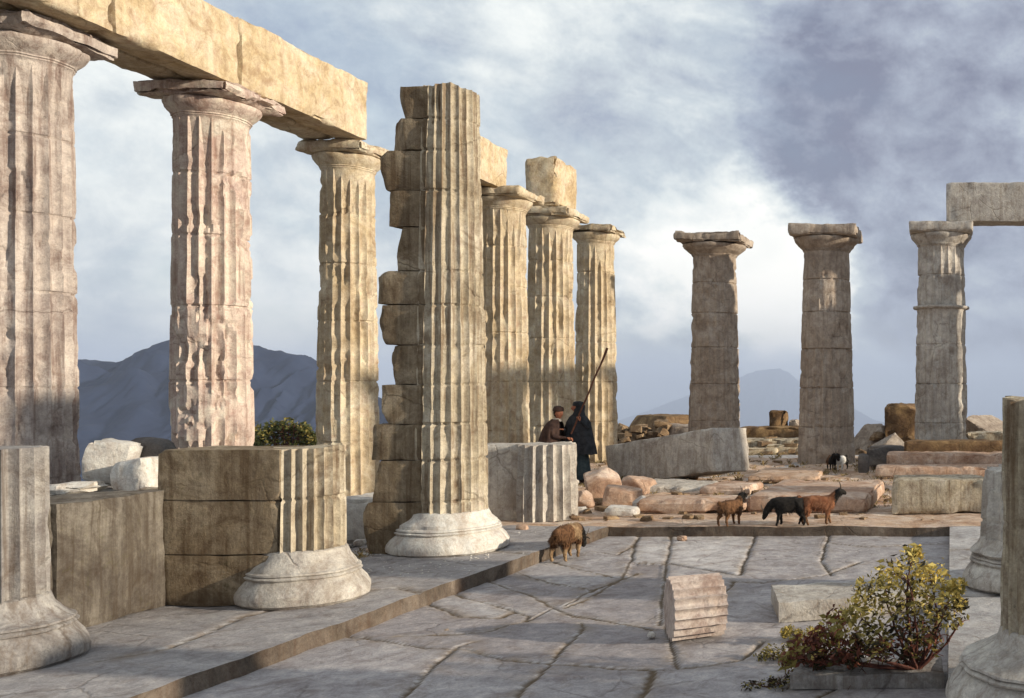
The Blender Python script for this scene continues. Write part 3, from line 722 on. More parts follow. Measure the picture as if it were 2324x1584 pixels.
# small stones at the foot of the tall column and scattered about
random.seed(11)
SG = 'small loose stones on the temple floor'
for i, (px, py, w) in enumerate(((812, 1240, .16), (838, 1255, .12), (862, 1236, .20), (880, 1258, .10), (824, 1262, .09), (1180, 1205, .16), (1205, 1180, .13), (1232, 1165, .2), (1475, 1450, .10), (1545, 1228, .14), (1010, 1430, .05), (1650, 1215, .12), (1120, 1190, .14), (1270, 1170, .12), (1490, 1165, .12), (1680, 1085, .2), (1300, 1100, .18))):
    zb = ZF if py < 1440 and px < 1380 else ZS
    p = gnd(px, py, zb)
    names = ['at the left foot of the tall broken column', 'in the rubble left of the pale flared base', 'beside the ragged wall foot', 'near the kerb in front of the ragged wall', 'nearest the flared base of the low olive drum', 'right of the pale flared base', 'behind the right side of the pale flared base', 'in the pink earth below the low pale drum', 'left of the lying fluted fragment', 'on the back edge of the paving', 'in a paving joint', 'in front of the back kerb', 'beside the tall column base, right', 'behind the lone goat', 'below the long reddish slab', 'below the lit end of the fallen beam', 'behind the low pale drum']
    block('loose_stone', 'small stone ' + names[i], 'stone', p.x - w / 2, p.x + w / 2, p.y, p.y + w * .8, zb - .015, w * .6, M[('white', 'rust', 'brown', 'grey')[i % 4]], 140 + i, rnd=.3, chip=.03, amp=.008, res=.025, cuts=7, cutd=.35, rot=(0, 0, i * 37), group=SG)
V_, F_ = [], []
for i in range(1500):
    if i < 900: x, y, z = random.uniform(-8.6, 2.2), random.uniform(13.6, 24), .02
    elif i < 1250: x, y, z = random.gauss(-6.2, .8), random.gauss(10.6, .8), ZF
    else: x, y, z = random.uniform(-6.6, -5.3), random.uniform(6.5, 13), ZF
    r = random.uniform(.006, .022) * (1.6 if i < 900 and random.random() < .25 else 1); n0 = len(V_)
    if i >= 900 and (x > kerb_x(y) - .1 or y < 9.6): continue
    for d in ((1, 0, 0), (0, 1, 0), (-1, 0, 0), (0, -1, 0), (.2, .1, .7), (.1, .2, -.5)):
        V_.append(Vector((x, y, z + r * .2)) + Vector(d) * r * random.uniform(.6, 1.2))
    for k in range(4): F_ += [(n0 + k, n0 + (k + 1) % 4, n0 + 4), (n0 + (k + 1) % 4, n0 + k, n0 + 5)]
tag(mk('gravel', (V_, F_), M['white'], smooth=False), kind='stuff')
# lying fluted fragment on the paving
fp = gnd(1562, 1462, ZS)
fv = fluted(.42, .26, .255, 160, nf=20, depth=.15, erode=.3, rowh=.025)
o = mk('fluted_fragment', xf(fv, Matrix.Rotation(R(90), 4, 'Y') @ Matrix.Translation((0, 0, -.21))), M['rose'], angle=30, loc=(fp.x, fp.y + .22, ZS + .25)); o.rotation_euler = (R(26), 0, R(27))
tag(o, 'short fluted drum fragment lying on its side on the grey paving', 'column fragment')
# raised slabs right of the paving
pxblock('raised_slab', 'raised grey slab with a dark front edge behind the yellow bush', 'slab', 1742, 2095, 1405, ZS, .19, .75, M['grey'], 161, chip=.012, rot=(0, 0, 15), cuts=2, cutd=.1)
pxblock('raised_slab', 'low purplish slab in front of the yellow bush', 'slab', 1790, 2140, 1566, ZS, .11, .42, M['slate'], 162, chip=.012, rot=(0, 0, 3))

# ------------------------------------------------------------------ ruins behind the end columns
for i, (pa, pb, Y, yt, m, rd, dep, lab) in enumerate((
        (1400, 1560, 31.0, 948, 'ochre', .35, 2.5, 'long ochre rubble mound between the golden columns and the dark brown column'),
        (1440, 1590, 29.3, 968, 'brown', .30, 1.4, 'brown bank of stone in front of the ochre mound'),
        (1660, 1830, 29.0, 1000, 'olive', .12, 1.0, 'lower layer of the old wall between the brown columns'),
        (1670, 1840, 29.9, 972, 'ochre', .15, 1.0, 'upper layer of the old wall between the brown columns'),
        (1742, 1784, 30.3, 934, 'ochre', .10, .6, 'square block standing on the old wall between the brown columns'),
        (1790, 1830, 30.4, 955, 'brown', .20, .6, 'low brown block on the old wall beside the square block'),
        (1930, 2010, 29.5, 968, 'brown', .35, 1.2, 'low brown bank right of the grey-brown column'),
        (2006, 2085, 29.2, 920, 'ochre', .10, 1.2, 'large square brown block left of the ringed column'),
        (1975, 2060, 27.9, 985, 'brown', .30, .9, 'reddish brown boulder below the square brown block'),
        (2190, 2300, 30.0, 945, 'brown', .25, 1.6, 'brown bank right of the ringed column'),
        (2190, 2330, 28.2, 985, 'olive', .15, 1.0, 'low olive wall right of the ringed column'))):
    a, b = at(pa, yt, Y), at(pb, yt, Y)
    z0 = -.75
    block('ruin_wall' if rd < .2 else 'rubble_bank', lab, 'ruin', a.x, b.x, Y, Y + dep, z0, a.z - z0 + .05, M[m], 170 + i, rnd=rd * .4, chip=.12, amp=.04, res=.08, rng=.10, rot=(0, 0, 0), cuts=12 if rd > .15 else 5, cutd=.4 if rd > .15 else .2)
for i, (px, Y, yt, hh) in enumerate(((1710, 28.2, 1018, .16), (1755, 28.0, 1034, .14), (1790, 28.4, 1010, .2))):
    a = at(px, yt, Y)
    block('ruin_wall', ('flat pale stone on the left of the old wall foot', 'flat pale stone at the middle of the old wall foot', 'flat pale stone on the right of the old wall foot')[i], 'ruin', a.x - .7, a.x + .7, Y, Y + .5, -.75, a.z + .75, M['gold'], 190 + i, chip=.1, amp=.03)


# loose rubble banked up along the far edge of the platform
V_, F_ = [], []
rr = random.Random(77)
for i in range(420):
    px = rr.choice((rr.uniform(1385, 1600), rr.uniform(1400, 1560), rr.uniform(1670, 1850), rr.uniform(1915, 2090), rr.uniform(2180, 2360))); Y = rr.uniform(27.9, 31)
    hump = math.exp(-((px - 1470) / 90) ** 2) * .75 + math.exp(-((px - 1765) / 60) ** 2) * .35 + math.exp(-((px - 2040) / 50) ** 2) * .5
    x = (px - VX) / F * Y; sz_ = rr.uniform(.10, .38)
    z = -.55 + (.45 + hump) * rr.uniform(.3, 1.0) * (1.25 - abs(Y - 29.6) / 2.4)
    vf = rbox(sz_ * rr.uniform(.8, 1.6), sz_, sz_ * rr.uniform(.5, .9), 300 + i % 60, res=.16, amp=.01, chip=.02, cuts=6, cutd=.35)
    v, f = xf(vf, Matrix.Translation((x, Y, z)) @ Matrix.Rotation(rr.uniform(0, 6.28), 4, 'Z') @ Matrix.Rotation(rr.uniform(-.5, .5), 4, 'X'))
    n0 = len(V_); V_ += v; F_ += [tuple(q + n0 for q in g) for g in f]
for i in range(620):
    Y = rr.uniform(13.7, 25); px = rr.gauss(1480, 170) if i < 330 else rr.uniform(1240, 2140)
    if not 1180 < px < 2240: continue
    x = (px - VX) / F * Y; sz_ = rr.choice((.03, .04, .05, .06, .08, .12))
    vf = rbox(sz_ * rr.uniform(.9, 1.9), sz_, sz_ * rr.uniform(.35, .8), 300 + i % 50, res=.5, amp=.004, chip=.0, cuts=5, cutd=.35)
    v, f = xf(vf, Matrix.Translation((x, Y, .03 if Y < 15.2 else .0)) @ Matrix.Rotation(rr.uniform(0, 6.28), 4, 'Z'))
    n0 = len(V_); V_ += v; F_ += [tuple(q + n0 for q in g) for g in f]
tag(mk('rubble', (V_, F_), M['scree'], angle=30), kind='stuff')


# dry grass between the fallen stones and along the platform edges
V_, F_ = [], []
for i in range(900):
    if i < 620: Y = rr.uniform(15.4, 27.3); px = rr.uniform(1200, 2250); x, y, z = (px - VX) / F * Y, Y, .0
    elif i < 780: x, y, z = rr.uniform(-6.8, -6.5), rr.uniform(9.2, 13.2), ZF
    else: x, y, z = rr.uniform(-8.6, -7.6), rr.uniform(9, 14), -.01
    hgt = rr.uniform(.04, .13) * (.45 if 620 <= i < 780 else 1)
    for b in range(9):
        a = rr.uniform(0, 6.28); dx, dy = math.cos(a), math.sin(a); bx, by = x + rr.gauss(0, .03), y + rr.gauss(0, .03); le = hgt * rr.uniform(.5, 1.2); w = .004
        n0 = len(V_)
        V_ += [Vector((bx - dy * w, by + dx * w, z)), Vector((bx + dy * w, by - dx * w, z)), Vector((bx + dx * le * .3, by + dy * le * .3, z + le * .7)), Vector((bx + dx * le * .8, by + dy * le * .8, z + le))]
        F_ += [(n0, n0 + 1, n0 + 2), (n0 + 1, n0 + 3, n0 + 2)]
tag(mk('grass', (V_, F_), M['straw'], smooth=False), kind='stuff')


# ------------------------------------------------------------------ plants
def tube(pts, r0, r1, n=6):
    V, Fc = [], []
    for k, p in enumerate(pts):
        q = pts[min(k + 1, len(pts) - 1)] - pts[max(k - 1, 0)]; q.normalize()
        u = q.orthogonal().normalized(); w = q.cross(u); r = r0 + (r1 - r0) * k / (len(pts) - 1)
        for i in range(n): a = 2 * math.pi * i / n; V.append(p + (u * math.cos(a) + w * math.sin(a)) * r)
    for k in range(len(pts) - 1):
        for i in range(n): j = (i + 1) % n; Fc.append((k * n + i, k * n + j, (k + 1) * n + j, (k + 1) * n + i))
    return V, Fc


def leaves(centres, count, size, rnd, spread, flat=.8):
    V, Fc, mi = [], [], []
    for _ in range(count):
        c, rad, mats = rnd.choice(centres)
        d = Vector((rnd.gauss(0, 1), rnd.gauss(0, 1), rnd.gauss(0, flat))); d.normalize(); d *= rad * (rnd.random() ** .45)
        p = c + d; s = size * rnd.choice((.45, .6, .75, .9, 1.1, 1.4))
        ax = Vector((rnd.gauss(0, 1), rnd.gauss(0, 1), rnd.gauss(.2, .7))).normalized(); nn = ax.orthogonal().normalized()
        nn.rotate(Matrix.Rotation(rnd.uniform(0, 6.28), 3, ax)); sd = ax.cross(nn)
        n = len(V)
        V += [p - ax * s, p + sd * s * .45 + nn * s * .12 - ax * s * .1, p + ax * s, p - sd * s * .45 + nn * s * .12 - ax * s * .1]
        Fc += [(n, n + 1, n + 2), (n, n + 2, n + 3)]; m = rnd.choice(mats); mi += [m, m]
    return V, Fc, mi


def bush(name, label, cat, loc, stems, clumps, count, size, mats, seed, stem_r=.012):
    rnd = random.Random(seed); t = thing(name, label, cat, loc)
    vs = []
    for tip, bend in stems:
        tip = Vector(tip); b = Vector(bend); pts = []
        for k in range(9):
            s = k / 8; pts.append(b * (s * (1 - s) * 2) + tip * s + Vector((rnd.gauss(0, .006), rnd.gauss(0, .006), 0)))
        vs.append(tube(pts, stem_r, stem_r * .3))
        for k in (3, 4, 5, 6, 7):
            for _ in range(2):
                dv = Vector((rnd.gauss(0, 1), rnd.gauss(0, 1), rnd.gauss(.5, .6))).normalized() * tip.length * rnd.uniform(.12, .28)
                q0 = pts[k]; vs.append(tube([q0, q0 + dv * .5 + Vector((0, 0, .01)), q0 + dv], stem_r * .32, stem_r * .14, 4))
    if vs: mk('stem', join(*vs), M['stemwood'], t)
    V, Fc, mi = leaves([(Vector(c), r, m) for c, r, m in clumps], count, size, rnd, 1)
    o = mk('foliage', (V, Fc), mats, t, smooth=False); o.data.polygons.foreach_set('material_index', mi)
    return t


def bl(px, py, dy=0):      # a clump centre relative to the bush foot
    Y = bp_.y + dy; q = at(px, py, Y); return tuple(q - bp_)


bp_ = gnd(2082, 1552, ZS); bp_.z += .10
rnd = random.Random(5)
cl_ = []
Yl, Ol, Dk, Rd = 0, 1, 2, 3
for px, py, r, m in ((2060, 1285, .13, [0, 0, 0, 1, 2]), (2110, 1300, .13, [0, 0, 0, 1]), (2010, 1310, .13, [0, 0, 1, 1]), (1965, 1345, .12, [0, 0, 1, 2]), (2140, 1345, .13, [0, 0, 1, 1]), (2080, 1350, .17, [0, 1, 1, 2]),
                     (2020, 1375, .16, [0, 1, 1, 2]), (1940, 1390, .13, [0, 0, 1, 1]), (2150, 1395, .12, [0, 1, 2, 1]), (2110, 1410, .15, [1, 1, 2, 2]), (2050, 1430, .16, [1, 2, 2, 3]), (1980, 1430, .14, [1, 1, 2]),
                     (1900, 1410, .10, [0, 1, 1, 3]), (1880, 1440, .10, [3, 3, 1]), (1845, 1455, .09, [3, 3, 3]), (1920, 1455, .10, [3, 3, 1]), (2000, 1470, .10, [3, 2, 1]), (1830, 1490, .06, [3, 3, 2]), (1860, 1500, .06, [3, 2]), (1935, 1500, .05, [3, 2]), (1870, 1470, .10, [3, 3, 1, 0]), (1810, 1470, .08, [3, 1, 3]), (1790, 1500, .06, [1, 3, 1]), (1905, 1490, .08, [3, 2, 3]), (1960, 1470, .10, [3, 1, 2]),
                     (2060, 1480, .12, [3, 2, 2]), (2100, 1455, .12, [1, 2, 3]), (2170, 1330, .06, [0, 1]), (2075, 1255, .06, [0, 0, 1]), (2180, 1370, .05, [0, 2])):
    for dy in (-.16, .12): cl_.append((bl(px, py, dy + rnd.uniform(-.16, .16)), r * rnd.uniform(.7, 1.25), m))
stems = [(bl(px, py, rnd.uniform(-.2, .2)), (rnd.gauss(0, .08), rnd.gauss(0, .08), 0)) for px, py in ((2060, 1300), (2110, 1310), (2010, 1330), (1950, 1390), (2150, 1360), (2080, 1400), (1990, 1450), (1900, 1460), (1840, 1480), (1800, 1480), (1870, 1500), (2040, 1420), (2120, 1420), (2180, 1400), (1960, 1480), (2070, 1250))]
bush('yellow_bush', 'yellow-green leafy bush with red-brown stems growing beside the right-hand drum base', 'bush', bp_, stems, cl_, 5000, .026, [M['leaf_yellow'], M['leaf_olive'], M['leaf_dark'], M['leaf_red']], 3, .014)


def weed(label, px, py, z, w, h, count, mats, seed, size=.014):
    p = gnd(px, py, z); r2 = random.Random(seed)
    cls = [((r2.uniform(-w, w), r2.uniform(-.12, .12), r2.uniform(.02, h)), r2.uniform(.03, .06), [0, 0, 1]) for _ in range(14)]
    bush('weed', label, 'weed', p, [((c[0][0], c[0][1], c[0][2] + .02), (0, 0, 0)) for c in cls[:8]], cls, count, size, mats, seed, .004)


weed('olive moss and weeds trailing from the raised slab, left of the yellow bush', 1815, 1455, ZS, .16, .10, 900, [M['leaf_olive'], M['leaf_yellow']], 21)
weed('olive weed patch in the paving joint below the raised slab', 1765, 1500, ZS, .15, .07, 800, [M['leaf_olive'], M['leaf_dark']], 22)
weed('dark small weeds at the bottom edge of the paving', 1745, 1560, ZS, .14, .05, 380, [M['leaf_dark'], M['leaf_olive']], 23)
# green bush far left, between the second and third columns
bp_ = at(655, 1020, 33.0); bp_.z = -1.6
cl_ = [((at(px, py, 33).x - bp_.x, rnd.uniform(-.4, .4), at(px, py, 33).z - bp_.z), r, [0, 0, 1]) for px, py, r in ((600, 985, .35), (620, 972, .32), (650, 970, .35), (675, 980, .33), (695, 975, .2), (640, 995, .45), (600, 1010, .5), (680, 1005, .45), (560, 990, .5), (540, 1010, .5), (710, 995, .25), (640, 1040, .7), (590, 1050, .7), (700, 1030, .5))]
bush('green_bush', 'dark green bush growing beyond the platform, between the second and third columns', 'bush', bp_, [((.2 * k, 0, 2.2), (0, 0, 0)) for k in (-3, -1, 0, 1, 2)], cl_, 5200, .07, [M['leaf_green'], M['leaf_olive']], 9, .05)


# ------------------------------------------------------------------ people and animals
def skin_mesh(name, nodes, edges, mat, parent=None, sub=2, root=0):
    me = bpy.data.meshes.new('tmp'); me.from_pydata([n[:3] for n in nodes], edges, [])
    o = bpy.data.objects.new('tmp', me); C.objects.link(o)
    sk = o.modifiers.new('s', 'SKIN'); sk.use_smooth_shade = True
    if not me.skin_vertices: me.attributes  # layer is made by the modifier
    for i, n in enumerate(nodes):
        r = n[3]; me.skin_vertices[0].data[i].radius = (r, n[4] if len(n) > 4 else r)
        me.skin_vertices[0].data[i].use_root = (i == root)
    ss = o.modifiers.new('d', 'SUBSURF'); ss.levels = sub; ss.render_levels = sub
    dg = bpy.context.evaluated_depsgraph_get(); dg.update()
    out = bpy.data.meshes.new_from_object(o.evaluated_get(dg)); bpy.data.objects.remove(o)
    out.name = name; out.materials.clear()
    for m in (mat if isinstance(mat, list) else [mat]): out.materials.append(m)
    out.polygons.foreach_set('use_smooth', [True] * len(out.polygons))
    r_ = bpy.data.objects.new(name, out); C.objects.link(r_)
    if parent: r_.parent = parent
    return r_


def paint(o, fn):
    me = o.data
    me.polygons.foreach_set('material_index', [fn(p.center) for p in me.polygons])


def goat(label, loc, rotz, s, mats, patch, head_down, seed, gait=0.0, group='goats in the temple'):
    """Faces +X; s scales a 0.62 m goat."""
    rd = random.Random(seed)
    nk = [(.29, 0, .43, .085), (.36, 0, .35, .068), (.40, 0, .26, .066), (.435, 0, .18, .045), (.455, 0, .115, .030)] if head_down else \
         [(.285, 0, .50, .088), (.335, 0, .555, .070), (.375, 0, .60, .066), (.45, 0, .565, .046), (.50, 0, .53, .030)]
    n = [(-.24, 0, .405, .112, .125), (-.12, 0, .385, .135, .150), (.02, 0, .375, .145, .162), (.16, 0, .395, .125, .150), (.235, 0, .425, .095, .11)]
    e = [(0, 1), (1, 2), (2, 3), (3, 4)]
    k = 4
    for v in nk: n.append(v); e.append((k, len(n) - 1)); k = len(n) - 1
    hd = [Vector(v[:3]) for v in nk]
    n.append((-.31, 0, .47, .022)); e.append((0, len(n) - 1)); n.append((-.345, 0, .44 if head_down else .52, .014)); e.append((len(n) - 2, len(n) - 1))
    for sd in (-1, 1):
        g = gait * sd
        a = len(n); n += [(.17, sd * .085, .30, .060), (.165 + g * .4, sd * .085, .19, .034), (.17 + g, sd * .085, .05, .022), (.19 + g, sd * .075, .014, .02)]
        e += [(3, a), (a, a + 1), (a + 1, a + 2), (a + 2, a + 3)]
        a = len(n); n += [(-.20, sd * .09, .31, .078), (-.185 - g * .3, sd * .095, .225, .050), (-.255 - g * .6, sd * .095, .155, .030), (-.235 - g, sd * .095, .05, .022), (-.215 - g, sd * .085, .014, .02)]
        e += [(0, a), (a, a + 1), (a + 1, a + 2), (a + 2, a + 3), (a + 3, a + 4)]
    t = thing('goat', label, 'goat', loc, (0, 0, R(rotz)), group); t.scale = (s, s, s)
    b = skin_mesh('body', n, e, mats, t)
    for v in b.data.vertices:
        v.co += v.normal * (.010 * fr(v.co * 26 + Vector((seed, 0, 0)), 3))
    paint(b, patch)
    hv_, hf_, hm_ = [], [], []
    for pl in b.data.polygons:
        c = pl.center
        if c.z < .24 or c.x > .42: continue
        for _ in range(2):
            q = c + Vector((rd.gauss(0, .008), rd.gauss(0, .008), rd.gauss(0, .008))); le = rd.uniform(.025, .06)
            dr = (pl.normal * .5 + Vector((-.35, 0, -.9))).normalized(); sd_ = dr.cross(pl.normal); sd_ = sd_.normalized() * .006 if sd_.length > 0 else Vector((0, .006, 0))
            n0 = len(hv_); hv_ += [q - sd_, q + sd_, q + dr * le + pl.normal * .006]; hf_.append((n0, n0 + 1, n0 + 2)); hm_.append(patch(c))
    ct = mk('coat', (hv_, hf_), mats, b, smooth=False); ct.data.polygons.foreach_set('material_index', hm_)
    p = hd[2]; ax = (hd[4] - hd[2]).normalized()
    up = Vector((-ax.z, 0, ax.x)) if not head_down else Vector((.8, 0, .35)).normalized()
    if up.z < 0: up = -up
    for sd in (-1, 1):
        base = p + up * .03 + Vector((0, sd * .028, 0))
        pts = [base + up * .11 * q - ax * .09 * q * q + Vector((0, sd * .03 * q, 0)) for q in (0, .25, .5, .75, 1)]
        mk('horn', tube(pts, .013, .004), M['horn'], t)
        eb = p - ax * .01 + Vector((0, sd * .042, 0))
        ep = [eb, eb + Vector((0, sd * .04, .0)) + up * .01, eb + Vector((0, sd * .085, -.02))]
        mk('ear', tube([ep[0], (ep[0] + ep[1]) / 2, ep[1], ep[2]], .016, .005), mats[1], t)
    return t


def dark_head(lim):
    return lambda c: 1 if c.x > lim else (2 if c.z < .17 else 0)


gp = gnd(1288, 1270, ZS)
goat('brown goat with a lowered black head, alone at the corner of the paving', (gp.x, gp.y, ZS), 80, .80, [M['fur_brown'], M['fur_black'], M['fur_tan']], lambda c: 1 if c.x > .26 else (2 if (-.02 < c.x < .22 and c.z > .3) or c.z < .2 else 0), True, 1, .03)
gp = gnd(1655, 1203, ZF)
goat('brown goat with a dark head seen from behind, left of the black goat', (gp.x - .07, 13.28, ZF), 62, .68, [M['fur_brown'], M['fur_black'], M['fur_brown']], dark_head(.27), False, 2, .02)
gp = gnd(1772, 1210, ZF)
goat('black goat lowering its head to the left on the edge of the paving', (gp.x, 13.27, ZF), 190, .76, [M['fur_black'], M['fur_black'], M['fur_black']], dark_head(.9), True, 3, .04)
gp = gnd(1838, 1208, ZF)
goat('rust-brown goat with a black head facing right', (gp.x + .02, 13.36, ZF), 12, .78, [M['fur_rust'], M['fur_black'], M['fur_brown']], dark_head(.29), False, 4, .04)
gp = gnd(1858, 1080, .13)
goat('small brown and black goat at the foot of the grey-brown column', (gp.x, 21.8, .05), -70, .62, [M['fur_brown'], M['fur_black'], M['fur_black']], dark_head(.1), False, 5)
gp = gnd(1884, 1080, .13)
goat('small black and white goat at the foot of the grey-brown column', (gp.x, 21.8, .05), -110, .62, [M['fur_white'], M['fur_black'], M['fur_white']], lambda c: 1 if c.x > .3 or c.x < -.08 else 0, False, 6)


def head(parent, loc, rotz, hairmat, tilt=0, cap=None):
    """A head with brow, nose, lips, chin and ears; looks along +X before rotz."""
    V, Fc = [], []; nt_, np_ = 40, 26
    for k in range(np_ + 1):
        ph = math.pi * k / np_
        for i in range(nt_):
            a = 2 * math.pi * i / nt_; d = Vector((math.sin(ph) * math.cos(a), math.sin(ph) * math.sin(a), math.cos(ph)))
            p = Vector((d.x * .098, d.y * .077, d.z * .118))
            if d.z < 0: p.y *= 1 - .28 * (-d.z); p.x *= 1 - .10 * (-d.z)
            f = max(0., d.x)
            g = lambda y, z, sy, sz: math.exp(-((p.y - y) / sy) ** 2 - ((p.z - z) / sz) ** 2)
            if f > 0:
                p.x += .026 * g(0, -.022, .012, .020) + .012 * g(0, .004, .010, .025) + .008 * g(0, .022, .05, .010) - .014 * (g(.031, .006, .015, .012) + g(-.031, .006, .015, .012)) + .008 * g(0, -.060, .022, .007) - .006 * g(0, -.066, .02, .004) + .010 * g(0, -.098, .022, .014)
            V.append(p)
    for k in range(np_):
        for i in range(nt_):
            j = (i + 1) % nt_; Fc.append((k * nt_ + i, (k + 1) * nt_ + i, (k + 1) * nt_ + j, k * nt_ + j))
    mt = Matrix.Translation(loc) @ Matrix.Rotation(R(rotz), 4, 'Z') @ Matrix.Rotation(R(tilt), 4, 'Y')
    h = mk('head', xf((V, Fc), mt), M['skin'], parent, angle=80)
    for sd in (-1, 1):
        mk('ear', xf(rbox(.03, .016, .055, 3, res=.008, amp=.002, rnd=.7), mt @ Matrix.Translation((-.008, sd * .076, -.035))), M['skin'], h)
    hv = []
    for p in V:
        q = p.copy()
        keep = (q.z > .045) or (q.x < .012 and q.z > -.07)
        hv.append(q * (1.10 if keep else .93) + Vector((-.004, 0, .004)))
    mk('hair', xf((hv, Fc), mt), hairmat, h, angle=80)
    if cap:
        cp = turned([(.09, 0), (.104, .01), (.102, .05), (.085, .09), (.04, .11), (.0, .112)], 5, nth=32, amp=.03)
        mk('cap', xf(cp, mt @ Matrix.Translation((-.012, 0, .035))), cap, h)
    return h


def hand(parent, wrist, direction, palm_n, mat, curl=.6, s=1.0):
    """Palm, four bent fingers and a thumb, one surface."""
    d = Vector(direction).normalized(); nn = Vector(palm_n); nn = (nn - d * nn.dot(d)).normalized(); sd = d.cross(nn)
    wv = Vector(wrist)
    n = [(*wv, .022 * s, .017 * s), (*(wv + d * .045 * s), .026 * s, .015 * s), (*(wv + d * .08 * s), .03 * s, .013 * s)]; e = [(0, 1), (1, 2)]
    for q, ln in zip((-.030, -.010, .010, .029), (.062, .074, .070, .054)):
        a = len(n); b = wv + d * .088 * s + sd * q * s
        c1 = b + (d * math.cos(curl) + nn * math.sin(curl)) * ln * .5 * s; c2 = c1 + (d * math.cos(curl * 2.2) + nn * math.sin(curl * 2.2)) * ln * .5 * s
        n += [(*b, .0095 * s), (*c1, .0085 * s), (*c2, .007 * s)]; e += [(2, a), (a, a + 1), (a + 1, a + 2)]
    a = len(n); b = wv + d * .03 * s - sd * .032 * s; c1 = b + (d * .8 - sd * .5 + nn * .3).normalized() * .035 * s; c2 = c1 + (d + nn * .5).normalized() * .03 * s
    n += [(*b, .0115 * s), (*c1, .010 * s), (*c2, .008 * s)]; e += [(1, a), (a, a + 1), (a + 1, a + 2)]
    return skin_mesh('hand', n, e, mat, parent, sub=1)


def cloak(parent, name, rings, mat, seed, open_a=None, nth=56, fold=.05):
    """rings: (z, cx, cy, rx, ry); cloth with hanging folds and a thickness."""
    V, Fc = [], []; fine = []
    for (a, b) in zip(rings[:-1], rings[1:]):
        for k in range(6): fine.append(tuple(u + (v - u) * k / 6 for u, v in zip(a, b)))
    fine.append(rings[-1]); m = len(fine)
    a0, a1 = open_a if open_a else (0, 2 * math.pi)
    for r, (z, cx, cy, rx, ry) in enumerate(fine):
        s = r / (m - 1)
        for i in range(nth + 1):
            a = a0 + (a1 - a0) * i / nth
            f = 1 + fold * s * (math.sin(a * 9 + seed + 1.5 * s) * .6 + math.sin(a * 5 + seed * 2) * .5) + .03 * mn.noise(Vector((a * 2, s * 3, seed)))
            V.append(Vector((cx + rx * f * math.cos(a), cy + ry * f * math.sin(a), z + .012 * s * math.sin(a * 7 + seed))))
    w = nth + 1
    for r in range(m - 1):
        for i in range(nth): Fc.append((r * w + i, r * w + i + 1, (r + 1) * w + i + 1, (r + 1) * w + i))
    n = len(V)
    cen = [Vector((f[1], f[2], f[0])) for f in fine]
    V2 = [p + (cen[i // w] - p).normalized() * .012 for i, p in enumerate(V)]
    F2 = [tuple(reversed([q + n for q in f])) for f in Fc]
    rim = []
    for i in range(nth):
        rim.append((i + 1, i, n + i, n + i + 1)); b = (m - 1) * w; rim.append((b + i, b + i + 1, n + b + i + 1, n + b + i))
    for r in range(m - 1):
        rim.append((r * w, (r + 1) * w, n + (r + 1) * w, n + r * w)); b = w - 1; rim.append(((r + 1) * w + b, r * w + b, n + r * w + b, n + (r + 1) * w + b))
    return mk(name, (V + V2, Fc + F2 + rim), mat, parent, angle=70)


# standing shepherd in the dark cloak: back half turned to us, looking to the left
PY = 19.2
pp = at(1312, 1085, PY); pz = .03
per = thing('person', 'standing figure in a dark hooded cloak and slate skirt holding a long staff', 'person', (pp.x, PY, pz))
nodes = [(0, 0, .92, .13, .10), (0, 0, 1.08, .125, .095), (0, .0, 1.28, .15, .10), (0, 0, 1.40, .075, .065), (-.01, 0, 1.47, .052), (-.015, 0, 1.53, .05)]
edg = [(0, 1), (1, 2), (2, 3), (3, 4), (4, 5)]
for sd, el, wr in ((-1, (-.24, -.10, 1.10), (-.20, -.26, 1.16)), (1, (.26, -.10, 1.16), (.13, -.20, 1.34))):
    a = len(nodes); nodes += [(sd * .18, 0, 1.35, .06), (*el, .046), (*wr, .03)]; edg += [(2, a), (a, a + 1), (a + 1, a + 2)]
for sd in (-1, 1):
    a = len(nodes); nodes += [(sd * .085, 0, .82, .085), (sd * .095, -.02, .47, .06), (sd * .10, .03, .09, .04), (sd * .10 - .05, -.10, .035, .036)]; edg += [(0, a), (a, a + 1), (a + 1, a + 2), (a + 2, a + 3)]
skin_mesh('body', nodes, edg, M['cloth_dark'], per)
head(per, (-.02, -.01, 1.615), 195, M['hair'], cap=M['cloth_dark'])
hand(per, (.12, -.205, 1.34), (-.4, -.35, .8), (.3, .8, .2), M['skin'], curl=1.0)
hand(per, (-.20, -.265, 1.16), (-.9, -.2, .1), (0, .3, -1), M['skin'], curl=.5)
cloak(per, 'cloak', [(1.50, -.01, .005, .085, .085), (1.42, 0, .0, .20, .14), (1.30, 0, .0, .27, .19), (1.05, .01, .0, .30, .22), (.78, .03, 0, .33, .25), (.62, .03, 0, .35, .27)], M['cloth_dark'], 2.2, open_a=(math.pi * 1.18, math.pi * 2.98), fold=.10)
cloak(per, 'hood', [(1.76, .015, .015, .03, .03), (1.735, .01, .02, .10, .09), (1.64, .015, .022, .125, .115), (1.53, .01, .01, .12, .11), (1.46, 0, 0, .15, .13)], M['cloth_dark'], 4.0, open_a=(math.pi * 1.30, math.pi * 2.72), fold=.03)
cloak(per, 'skirt', [(.95, 0, 0, .155, .125), (.70, 0, 0, .20, .17), (.35, .01, 0, .235, .20), (.09, .01, 0, .255, .22)], M['cloth_teal'], 6.1, fold=.09)
per.scale = (.92, .92, .92)
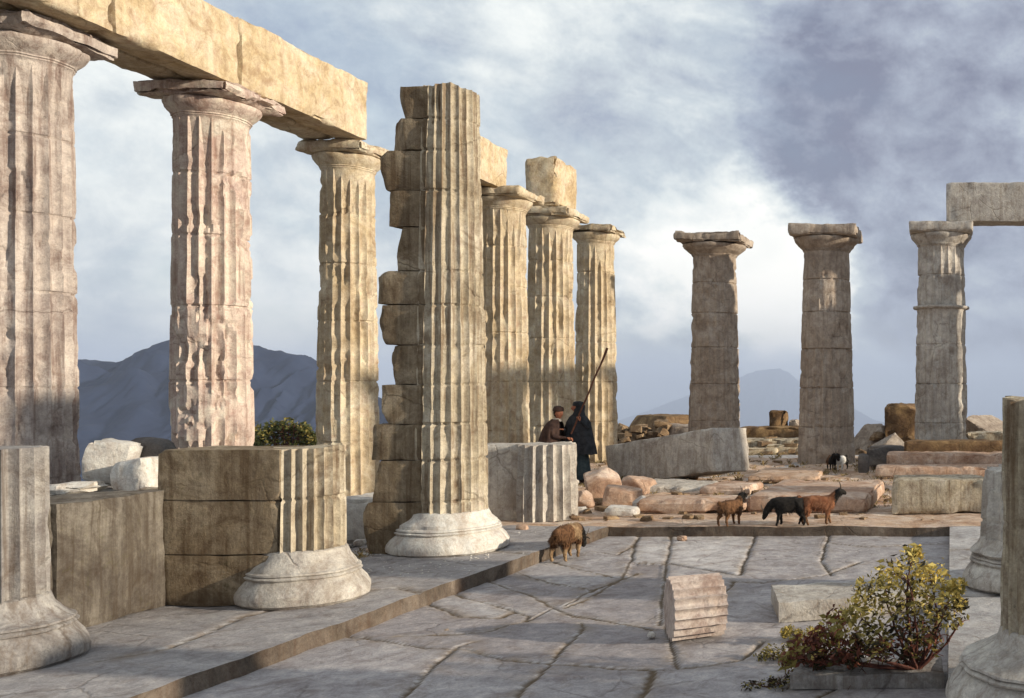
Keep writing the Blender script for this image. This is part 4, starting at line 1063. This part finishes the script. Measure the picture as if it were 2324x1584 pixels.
# staff
sA, sB = at(1296, 985, PY - .24), at(1379, 789, PY - .10)
st_pts = [sA.lerp(sB, k / 10) + Vector((.006 * math.sin(k * 1.7), 0, .004 * math.cos(k))) for k in range(11)]
so = st_pts[0].copy(); stv = tube([p - so for p in st_pts], .017, .017, 10)
knob = tube([st_pts[-3] - so, st_pts[-2] - so, st_pts[-1] - so], .018, .026, 10)
tag(mk('wooden_staff', join(stv, knob), M['wood'], loc=so), 'long thin wooden staff slanting up over the shoulder of the standing figure', 'staff')

# seated shepherd in the brown cloak, facing right
QY = 19.0
qp = at(1256, 1000, QY); sz = .60
block('stone_block', 'rough block hidden behind the low pale drum, under the seated figure', 'block', qp.x - .42, qp.x + .30, QY - .25, QY + .45, 0, sz, M['brown'], 201, chip=.06)
pq = thing('person', 'figure in a brown cloak with a ruddy face sitting behind the low pale drum', 'person', (qp.x, QY, sz))
nodes = [(0, .02, .12, .13, .12), (.0, .02, .30, .13, .105), (.03, .01, .50, .15, .105), (.05, .0, .62, .075, .065), (.06, 0, .68, .05), (.07, 0, .73, .048)]
edg = [(0, 1), (1, 2), (2, 3), (3, 4), (4, 5)]
for sd, el, wr in ((-1, (.10, -.24, .36), (.32, -.16, .34)), (1, (.12, .24, .36), (.33, .10, .32))):
    a = len(nodes); nodes += [(.03, sd * .175, .56, .058), (*el, .045), (*wr, .03)]; edg += [(2, a), (a, a + 1), (a + 1, a + 2)]
for sd in (-1, 1):
    a = len(nodes); nodes += [(.10, sd * .09, .10, .09), (.42, sd * .10, .06, .062), (.46, sd * .10, -.48, .042), (.57, sd * .10, -.545, .035)]; edg += [(0, a), (a, a + 1), (a + 1, a + 2), (a + 2, a + 3)]
skin_mesh('body', nodes, edg, M['cloth_brown'], pq)
head(pq, (.10, 0, .815), -28, M['hair'], tilt=8, cap=M['cloth_brown'])
hand(pq, (.32, -.16, .34), (.9, .2, -.1), (0, .2, -1), M['skin'], curl=.7)
hand(pq, (.33, .10, .32), (.9, -.2, -.1), (0, .2, -1), M['skin'], curl=.7)
cloak(pq, 'cloak', [(.70, .05, .0, .085, .085), (.62, .03, .0, .15, .19), (.48, .0, .01, .20, .26), (.25, -.03, .01, .24, .30), (.05, -.05, .02, .29, .33)], M['cloth_brown'], 1.1, open_a=(.55, math.pi * 2 - .55), fold=.08)
cloak(pq, 'collar', [(.715, .065, 0, .062, .062), (.69, .065, 0, .075, .08), (.66, .07, 0, .085, .095)], M['linen'], .4, fold=.02)
